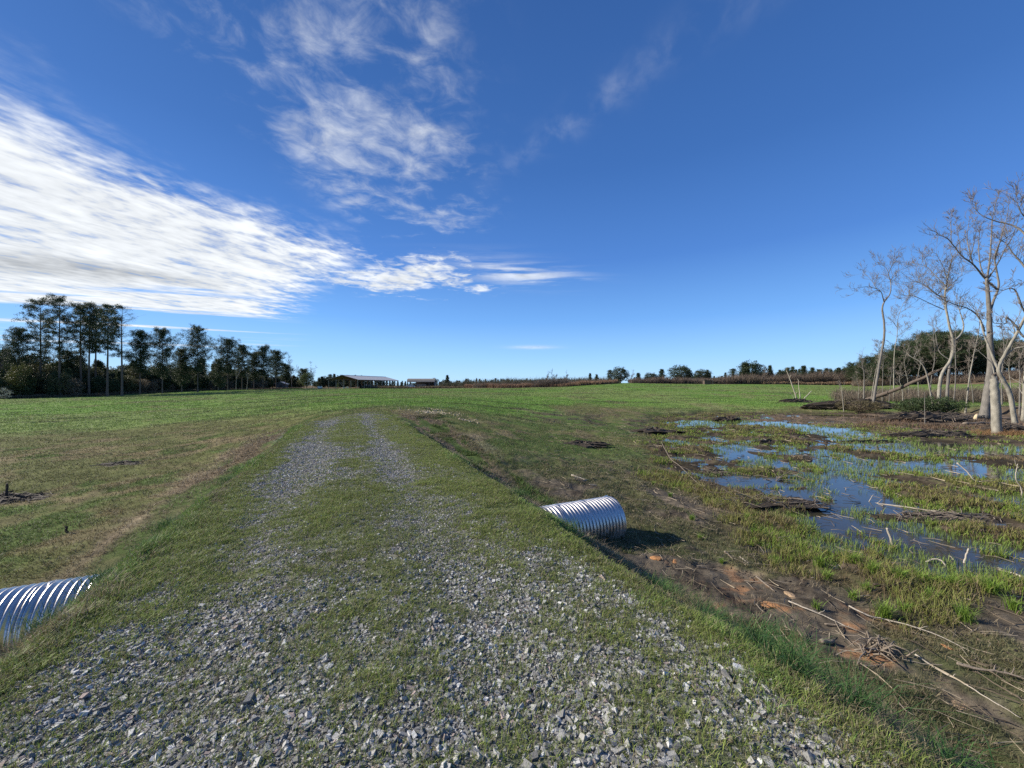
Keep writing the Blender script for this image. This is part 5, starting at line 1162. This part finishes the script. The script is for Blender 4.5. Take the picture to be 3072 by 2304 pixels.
# pines on the hill at the right
hp = [pine('hill_pine', 'round-crowned pine massed on the hill behind the bare trees', 'pine tree', 14, 511, .25, 4.4, 'pines on the hill', full=True, sparse=1.3, det=.7, loc=(0, -900, -40)), pine('hill_pine', 'round-crowned pine massed on the hill behind the bare trees', 'pine tree', 13, 512, .15, 4.6, 'pines on the hill', full=True, sparse=1.3, det=.7, loc=(0, -900, -40))]
hu = [False]*2
topc = ([2555, 2590, 2640, 2690, 2740, 2800, 2850, 2900, 2960, 3010, 3072, 3200], [1092, 1082, 1068, 1045, 1022, 1008, 1000, 1020, 1030, 1020, 1030, 1030])
for row, (Y0, off) in enumerate(((150, 14), (165, 4), (182, 0))):
    for px in np.arange(2560 if row else 2585, 3230, 26 if row else 34):
        t = r_.randrange(2); Y = Y0+r_.uniform(-4, 4); b_ = at(px+r_.uniform(-6, 6), Y); top = np.interp(px, *topc)+off+r_.uniform(-10, 16); h = EYE-(top-CY)/F*Y-b_[2]
        if h < 4: continue
        s_ = h/(14, 13)[t]
        if not hu[t]: hp[t].location = b_; hp[t].scale = (s_*1.2, s_*1.2, s_); hu[t] = True
        else: dup(hp[t], b_, r_.uniform(0, 6.28), (s_*1.2, s_*1.2, s_))
# bare brush along the right field edge, tan broomsedge and brush in the middle: nobody could count these
def brush(name, px0, px1, Yf, n, h0, h1, cols, depth=8, hf=None):
    tw = MB(); rs = np.random.default_rng(int(px0))
    V_, Q_, c_ = [], [], []
    px = rs.uniform(px0, px1, n); Y = Yf(px)+rs.uniform(0, depth, n); X = PX(px, Y); H = height(X, Y)
    hh = rs.uniform(h0, h1, n)*(.65+.7*fbm(px/22, Y/6, 1, 3, 9))*(hf(px) if hf else 1)
    # each bush: a fan of thin stems
    k = 16; XX = np.repeat(X, k)+rs.normal(0, .35, n*k); YY = np.repeat(Y, k)+rs.normal(0, .35, n*k); HH = np.repeat(H, k); S = np.repeat(hh, k)*rs.uniform(.35, 1.1, n*k)
    zb = HH+np.where(rs.uniform(0, 1, n*k) < .5, 0, S*rs.uniform(.2, .6, n*k)); S2 = np.maximum(HH+S-zb, .2)
    return blades(XX, YY, zb, S2, .00032*np.hypot(XX, YY)*rs.uniform(.6, 1.6, n*k), cvar(n*k, *cols), .8, .5)
def stuffmesh(name, parts):
    V = []; Q = []; T = []; c = []; n = 0
    for v_, q_, t_, c__ in parts: V.append(v_); Q.append(q_+n); T.append(t_+n); c.append(c__); n += len(v_)
    tag(np_mesh(name, np.concatenate(V), [np.concatenate(Q), np.concatenate(T)], M_straw, np.concatenate(c)), kind='stuff')
stuffmesh('brushwood', [brush('b', 1890, 2620, lambda p_: np.interp(p_, [1890, 1960, 2100, 2300, 2620], [158, 162, 166, 168, 172]), 3300, 2.2, 4.2, ((.20, .155, .12), (.115, .09, .07)), 12, lambda p_: np.interp(p_, [1890, 1960, 2100, 2250, 2620], [.6, .75, .8, 1.25, 1.7])),
 brush('c', 2560, 3250, lambda p_: np.interp(p_, [2560, 3250], [150, 125]), 2600, 1.6, 3.6, ((.22, .165, .12), (.13, .10, .075)), 22),
 brush('e', 2500, 3250, lambda p_: np.interp(p_, [2500, 3250], [58, 48]), 1600, .9, 2.2, ((.20, .16, .12), (.12, .095, .07)), 14),
 brush('d', 1600, 1700, lambda p_: 133+p_*0, 700, 1.8, 3.2, ((.17, .14, .115), (.10, .085, .07)), 10), brush('h', 1390, 1860, lambda p_: 225+p_*0, 1500, 2.5, 5.5, ((.07, .075, .045), (.12, .105, .07)), 40), brush('j', 1320, 1420, lambda p_: 215+p_*0, 400, 2.0, 4.5, ((.07, .08, .045), (.11, .10, .06)), 40), brush('g', 1420, 1830, lambda p_: 142+p_*0, 1200, 1.2, 2.4, ((.19, .15, .11), (.12, .095, .07)), 12)])
strip('broomsedge', 1395, 1850, lambda p_: np.interp(p_, [1395, 1500, 1700, 1800, 1850], [151, 137, 131, 132, 140]), 7500, 1.55, ((.29, .185, .115), (.20, .125, .08)), 5.0, k=7, lean=.25)
strip('tan_grass', 2290, 2560, lambda p_: 167+p_*0, 2600, 1.4, ((.30, .20, .13), (.20, .14, .09)), 2.0, k=7, lean=.25)
for i, (px, top, lab) in enumerate(((1640, 1122, 'bare twiggy tree poking out of the middle brush'), (1660, 1118, 'second bare twiggy tree in the middle brush, slightly taller'), (1700, 1121, 'grey half-leafed bare tree right of the middle brush'), (1895, 1116, 'pale bare tree between the widest pine and the dark clump'), (2292, 1108, 'pale bare shrub under the high twin pines'))):
    small_bare('bare_tree', lab, px, 150 if i < 3 else 175, top, 320+i, 1.6, r0=.07)
# ------------------------------------------------------------ pole barn
M_tin = mat('galvanised_roofing', (.50, .48, .46), .6, .18, 2, spec=.5); M_post = mat('weathered_timber', (.30, .25, .20), .9, .3, 4); M_tim = mat('dark_timber', (.10, .075, .06), .9, .3, 4)
P0 = Vector((PX(985, 160), 160, 0)); gz = -.12
ax = Vector((6.2, 33, 0)).normalized(); aw = Vector((ax.y, -ax.x, 0)); Wd, Ln = 13.6, 34.0; Ez, Rz = 3.95, 5.75
barn = thing('pole_barn', 'long open pole barn with a low metal gable roof on timber posts', 'barn', (P0.x, P0.y, gz))
def bp_(a, l, z): q_ = aw*a+ax*l; return (q_.x, q_.y, z)
mb = MB()
for (a0, z0, a1, z1) in ((-.5, Ez-.10, Wd/2+.03, Rz), (Wd/2-.03, Rz, Wd+.5, Ez-.10)):
    nn_ = 24
    V = []; 
    for j in range(2):
        for i in range(nn_+1):
            l = -.6+(Ln+1.2)*i/nn_; V.append(bp_((a0, a1)[j], l, (z0, z1)[j])); 
    V += [(x_, y_, z_-.06) for x_, y_, z_ in V]
    m1 = nn_+1
    Q = [[i, i+1, m1+i+1, m1+i] for i in range(nn_)]+[[2*m1+i, 3*m1+i, 3*m1+i+1, 2*m1+i+1] for i in range(nn_)]+[[0, m1, 3*m1, 2*m1], [nn_, 2*m1+nn_, 3*m1+nn_, m1+nn_]]+[[i, 2*m1+i, 2*m1+i+1, i+1] for i in range(nn_)]+[[m1+i, m1+i+1, 3*m1+i+1, 3*m1+i] for i in range(nn_)]
    mb.add(V, Q=Q)
roof = mb.build('roof', M_tin, barn)
mb = MB()
for (a0, z0, a1, z1) in ((-.35, Ez-.19, Wd/2, Rz-.10), (Wd/2, Rz-.10, Wd+.35, Ez-.19)):
    V = [bp_(a0, -.5, z0), bp_(a1, -.5, z1), bp_(a1, Ln+.5, z1), bp_(a0, Ln+.5, z0)]; V += [(x_, y_, z_+.05) for x_, y_, z_ in V]
    mb.add(V, Q=[[3,2,1,0],[4,5,6,7],[0,1,5,4],[1,2,6,5],[2,3,7,6],[3,0,4,7]])
mb.build('roof_boards', M_tim, barn)
mb = MB(); mb.beam(bp_(Wd/2, -.62, Rz+.03), bp_(Wd/2, Ln+.62, Rz+.03), .35, .05); mb.build('ridge_cap', M_tin, roof)
for i in range(8):
    l = Ln*i/7
    for a in (0.15, Wd-.15):
        mb = MB(); mb.beam(bp_(a, l, -.3), bp_(a, l, Ez-.12), .20); mb.build('post', M_post, barn)
for a in (3.6, 7.2, 10.2): mb = MB(); mb.beam(bp_(a, 0.3 if a > 9 else 0, -.3), bp_(a, 0.3 if a > 9 else 0, Ez-.05), .18); mb.build('post', M_post, barn)
mb = MB(); mb.beam(bp_(7.2, 0, 2.45), bp_(4.7, 0, 2.55), .16); mb.build('brace', M_post, barn); mb = MB(); mb.beam(bp_(7.05, 0, .75), bp_(5.5, 0, 2.4), .14); mb.build('brace', M_post, barn)
for i in range(8):
    l = Ln*i/7; mb = MB(); mb.beam(bp_(0, l, Ez-.15), bp_(Wd, l, Ez-.15), .12, .2); mb.beam(bp_(0, l, Ez-.05), bp_(Wd/2, l, Rz-.2), .1, .16); mb.beam(bp_(Wd/2, l, Rz-.2), bp_(Wd, l, Ez-.05), .1, .16)
    for a in (3.4, 6.8, 10.2): mb.beam(bp_(a, l, Ez-.1), bp_(a, l, Ez-.1+(1-abs(a-Wd/2)/(Wd/2))*(Rz-Ez)-.1), .08)
    mb.build('truss', M_tim, barn)
mb = MB()
for a in (0.15, Wd-.15): mb.beam(bp_(a, -.3, Ez-.24), bp_(a, Ln+.3, Ez-.24), .08, .12)
mb.build('eave_beam', M_post, barn)
# things in and by the barn
M_white = mat('white_paint', (.72, .72, .70), .5, .08, 4); M_black = mat('black_rubber', (.03, .03, .03), .7, .2, 4); M_dkpaint = mat('dark_blue_paint', (.045, .055, .075), .4, .1, 3, spec=.5); M_grn = mat('farm_paint', (.07, .09, .06), .5, .2, 3); M_glass = mat('dark_glass', (.03, .035, .04), .1, .05, 3, spec=.8)
def wheel(parent, c, r, w, rz=0):
    mb = MB(); d = Vector((-math.sin(rz), math.cos(rz), 0)); c = Vector(c); mb.tube([tuple(c-d*w/2), tuple(c+d*w/2)], [r, r], 16); return mb.build('wheel', M_black, parent)
def bx(name, parent, c, s_, m_, rz=0, bev=.02):
    mb = MB(); mb.box(c, s_, rz); o = mb.build(name, m_, parent); b__ = o.modifiers.new('edge', 'BEVEL'); b__.width = bev; b__.segments = 2; return o
t = thing('storage_tank', 'white chest-like tank on the grass left of the barn', 'tank', at(960, 158)); bx('body', t, (0, 0, .62), (1.7, .8, .8), M_white, bev=.08); bx('lid', t, (0, 0, 1.05), (1.74, .84, .06), M_white); bx('skid', t, (0, 0, .12), (1.5, .7, .16), M_black)
for i, (px, Y, sx_, sz_, lab) in enumerate(((1032, 166, .9, .55, 'low white tub under the barn left of the brace'), (1042, 168, .8, .75, 'white drum-like tub under the barn beside the brace post'))):
    t = thing('white_tub', lab, 'tub', at(px, Y)); bx('body', t, (0, 0, sz_/2), (sx_, .7, sz_), M_white, bev=.08); bx('rim', t, (0, 0, sz_), (sx_+.08, .78, .06), M_white)
t = thing('tractor', 'small tractor with a white sun canopy parked under the barn', 'tractor', at(1088, 172), .3)
bx('hood', t, (.9, 0, 1.05), (1.5, .7, .6), M_grn, bev=.08); bx('seat', t, (-.6, 0, 1.15), (.5, .5, .5), M_black, bev=.05); bx('canopy', t, (-.5, 0, 2.35), (1.7, 1.5, .10), M_white, bev=.03)
for a, b__ in ((-1.1, .6), (-1.1, -.6), (.1, .6), (.1, -.6)): mb = MB(); mb.beam((a, b__, .9), (a, b__, 2.3), .06); mb.build('canopy_post', M_black, t)
for a, b__, r__ in ((-.8, .75, .65), (-.8, -.75, .65), (1.25, .6, .4), (1.25, -.6, .4)): wheel(t, (a, b__, r__), r__, .3)
def truck(name, label, loc, rz, m_):
    t = thing(name, label, 'pickup truck', loc, rz); prof = [(-2.6, .5), (-2.6, 1.1), (-.7, 1.12), (-.55, 1.75), (.75, 1.78), (1.25, 1.15), (2.45, 1.02), (2.6, .85), (2.6, .45)]
    n = len(prof); V = [(x_, s_*.92, z_) for s_ in (-1, 1) for x_, z_ in prof]; me_F = [list(range(n))[::-1], list(range(n, 2*n))]
    o = np_mesh('body', V, [np.array([me_F[0]]), np.array([me_F[1]]), np.array([[i, (i+1) % n, n+(i+1) % n, n+i] for i in range(n)])], m_, parent=t)
    for s_ in (-1, 1): bx('side_window', t, (.1, s_*.925, 1.45), (1.1, .02, .38), M_glass, bev=.005)
    bx('windscreen', t, (1.04, 0, 1.46), (.02, 1.5, .34), M_glass, bev=.005); bx('bumper', t, (2.66, 0, .55), (.12, 1.8, .2), M_black)
    for a in (-1.7, 1.65):
        for b__ in (-.85, .85): wheel(t, (a, b__, .38), .38, .25)
    return t
truck('pickup_truck', 'dark pickup truck parked deep under the barn', at(1103, 178), .6, M_dkpaint)
bushy('potted_shrub', 'slim light green shrub standing under the barn left bay', 'shrub', 2.5, 1.1, 421, ((.07, .11, .04), (.12, .15, .05)), at(1013, 168), n=90, k=8, ln=.22, wd=.08)
for i, (px, lab) in enumerate(((1004, 'grey wire crate under the left bay of the barn'), (1018, 'grey crate beside the green shrub under the barn'))):
    t = thing('crate', lab, 'crate', at(px, 167)); 
    for z_ in (.1, .5, .9): bx('rail', t, (0, 0, z_), (1.0, .8, .06), M_post)
    for a in (-.45, .45):
        for b__ in (-.35, .35): mb = MB(); mb.beam((a, b__, 0), (a, b__, 1.0), .07); mb.build('upright', M_post, t)
# gambrel shed
M_gray = mat('weathered_shingle', (.25, .225, .195), .85, .25, 3); M_wall = mat('grey_board', (.14, .13, .125), .9, .3, 3)
gl_ = 192; gb = at(1222, gl_); gX = PX(1222, gl_); W2 = PX(1301, gl_)-gX; sh = thing('gambrel_shed', 'grey barrel-like gambrel-roofed shed with an open front', 'shed', (gX, gl_, gb[2]+.1), R(4))
prof = [(0, 3.0), (.35, 3.6), (.9, 4.25), (2.2, 4.72), (3.5, 4.25), (4.05, 3.6), (4.4, 3.0)]; n = len(prof); V = []
for x_ in (-.3, W2+.3):
    for y_, z_ in prof: V.append((x_, y_*1.25, z_*.98))
    for y_, z_ in prof: V.append((x_, y_*1.25+(.08 if y_ < 2 else -.08)*(y_ != 2.2), z_*.98-.08))
Q = [[i, i+1, 2*n+i+1, 2*n+i][::-1] for i in range(n-1)]+[[n+i, n+i+1, 3*n+i+1, 3*n+i] for i in range(n-1)]+[[0, n, 3*n, 2*n], [n-1, 3*n-1, 4*n-1, 2*n-1][::-1]]
for k in (0, 2*n): Q += [[k+i, k+n+i, k+n+i+1, k+i+1] for i in range(n-1)]
np_mesh('roof', V, [np.array(Q)], M_gray, parent=sh)
Vw = [(W2, y_*1.22+.1, z_*.95) for y_, z_ in prof]+[(W2, 5.4, -.3), (W2, .1, -.3)]; Vw += [(x_+.1, y_, z_) for x_, y_, z_ in Vw]; n2 = len(Vw)//2
np_mesh('gable_wall', Vw, [np.array([list(range(n2))]), np.array([list(range(n2, 2*n2))[::-1]]), np.array([[i, n2+i, n2+(i+1) % n2, (i+1) % n2] for i in range(n2)])], M_wall, parent=sh)
bx('back_wall', sh, (W2*.62, 5.3, 1.35), (W2*.74, .1, 3.1), M_wall); bx('side_partition', sh, (W2*.84, 1.6, 1.3), (.12, 2.6, 3.0), M_wall)
for a in (.1, W2*.35, W2*.58, W2*.8): mb = MB(); mb.beam((a, .15, -.3), (a, .15, 2.95), .15); mb.build('post', M_tim, sh)
truck('pickup_truck', 'white pickup truck nosing out of the gambrel shed', (gX+.9, gl_+1.8, gb[2]+.05), R(188), M_white)
t = thing('lumber_stack', 'brown stacked boards inside the gambrel shed', 'lumber', (gX+6.5, gl_+2.5, gb[2]+.05), R(4))
for k in range(6): bx('board_layer', t, (rng.uniform(-.2, .2), 0, .2+.32*k), (4.6, 1.2, .27), M_post)
t = thing('feed_drum', 'pale drum near the right end of the gambrel shed', 'drum', (gX+10.6, gl_+.9, gb[2]+.05)); mb = MB(); mb.tube([(0, 0, 0), (0, 0, .95)], [.33, .33], 14); mb.build('body', M_white, t); mb = MB(); mb.tube([(0, 0, .95), (0, 0, 1.0)], [.35, .35], 14); mb.build('lid', M_post, t)
# little grey shed at the wood edge
b_ = at(846, 172); t = thing('garden_shed', 'little grey board shed with a pale gable roof at the wood edge', 'shed', b_, R(12))
Vw = []; 
for y_ in (-2, 2): Vw += [(-1.9, y_, -.2), (1.9, y_, -.2), (1.9, y_, 2.1), (0, y_, 3.0), (-1.9, y_, 2.1)]
np_mesh('walls', Vw, [np.array([[4,3,2,1,0]])[:, ::-1], np.array([[5,6,7,8,9]])[:, ::-1], np.array([[0,1,6,5],[1,2,7,6],[4,0,5,9]])], M_wall, parent=t)
mb = MB()
for s_ in (-1, 1): mb.beam((s_*1.12, -2.3, 2.60), (s_*1.12, 2.3, 2.60), .07, .07)
V = [(-2.3, -2.3, 1.98), (0, -2.3, 3.1), (2.3, -2.3, 1.98), (-2.3, 2.3, 1.98), (0, 2.3, 3.1), (2.3, 2.3, 1.98)]; V += [(a, b__, c_+.07) for a, b__, c_ in V]
np_mesh('roof', V, [np.array([[0,3,4,1],[1,4,5,2],[6,7,10,9],[7,8,11,10],[0,1,7,6],[1,2,8,7],[3,9,10,4],[4,10,11,5],[0,6,9,3],[2,5,11,8]])], M_tin, parent=t)
bx('door', t, (.2, -2.03, .9), (.9, .05, 1.9), M_tim)
# small dark shed across the field
b_ = at(2122, 150); t = thing('field_shed', 'small dark lean-to shed alone at the right field edge', 'shed', b_, R(-8))
Vw = []
for y_ in (-1.1, 1.1): Vw += [(-1.35, y_, -.2), (1.0, y_, -.2), (1.0, y_, 1.55), (-1.35, y_, 1.75)]
np_mesh('walls', Vw, [np.array([[0,1,2,3],[7,6,5,4],[0,4,5,1],[1,5,6,2],[3,7,4,0]])], M_tim, parent=t); bx('roof', t, (.05, 0, 1.78), (3.4, 2.7, .10), M_wall)
for b__ in (-1.1, 1.1): mb = MB(); mb.beam((1.6, b__, -.1), (1.6, b__, 1.72), .1); mb.build('post', M_post, t)
# orange-brown sedge around the near broken trunk and brown litter on the island
P0 = r_near.location; parts = []
a = rot_pts(420); d_ = .35+np.abs(rng.normal(0, .45, 420)); X = P0.x+np.cos(a)*d_; Y = P0.y+np.sin(a)*d_
XX, YY = tuftpos(X, Y, 6, np.full(420, .06)); parts.append(blades(XX, YY, height(XX, YY), rng.uniform(.12, .42, len(XX)), np.full(len(XX), .015), cvar(len(XX), (.30, .17, .08), (.22, .14, .07)), .9, .6))
x, y = logpolar(9000, 22, 56, 42, 60); h = height(x, y); keep = (np.hypot((x-45)/26, (y-35)/9) < 1) & (fbm(x, y, 2, 3, 99) > .47); x, y = x[keep], y[keep]
XX, YY = tuftpos(x, y, 5, np.full(len(x), .2)); parts.append(blades(XX, YY, height(XX, YY), rng.uniform(.1, .5, len(XX)), .0006*np.hypot(XX, YY), cvar(len(XX), (.20, .13, .085), (.12, .085, .055)), 1.1, .8))
stuffmesh('island_litter', parts)
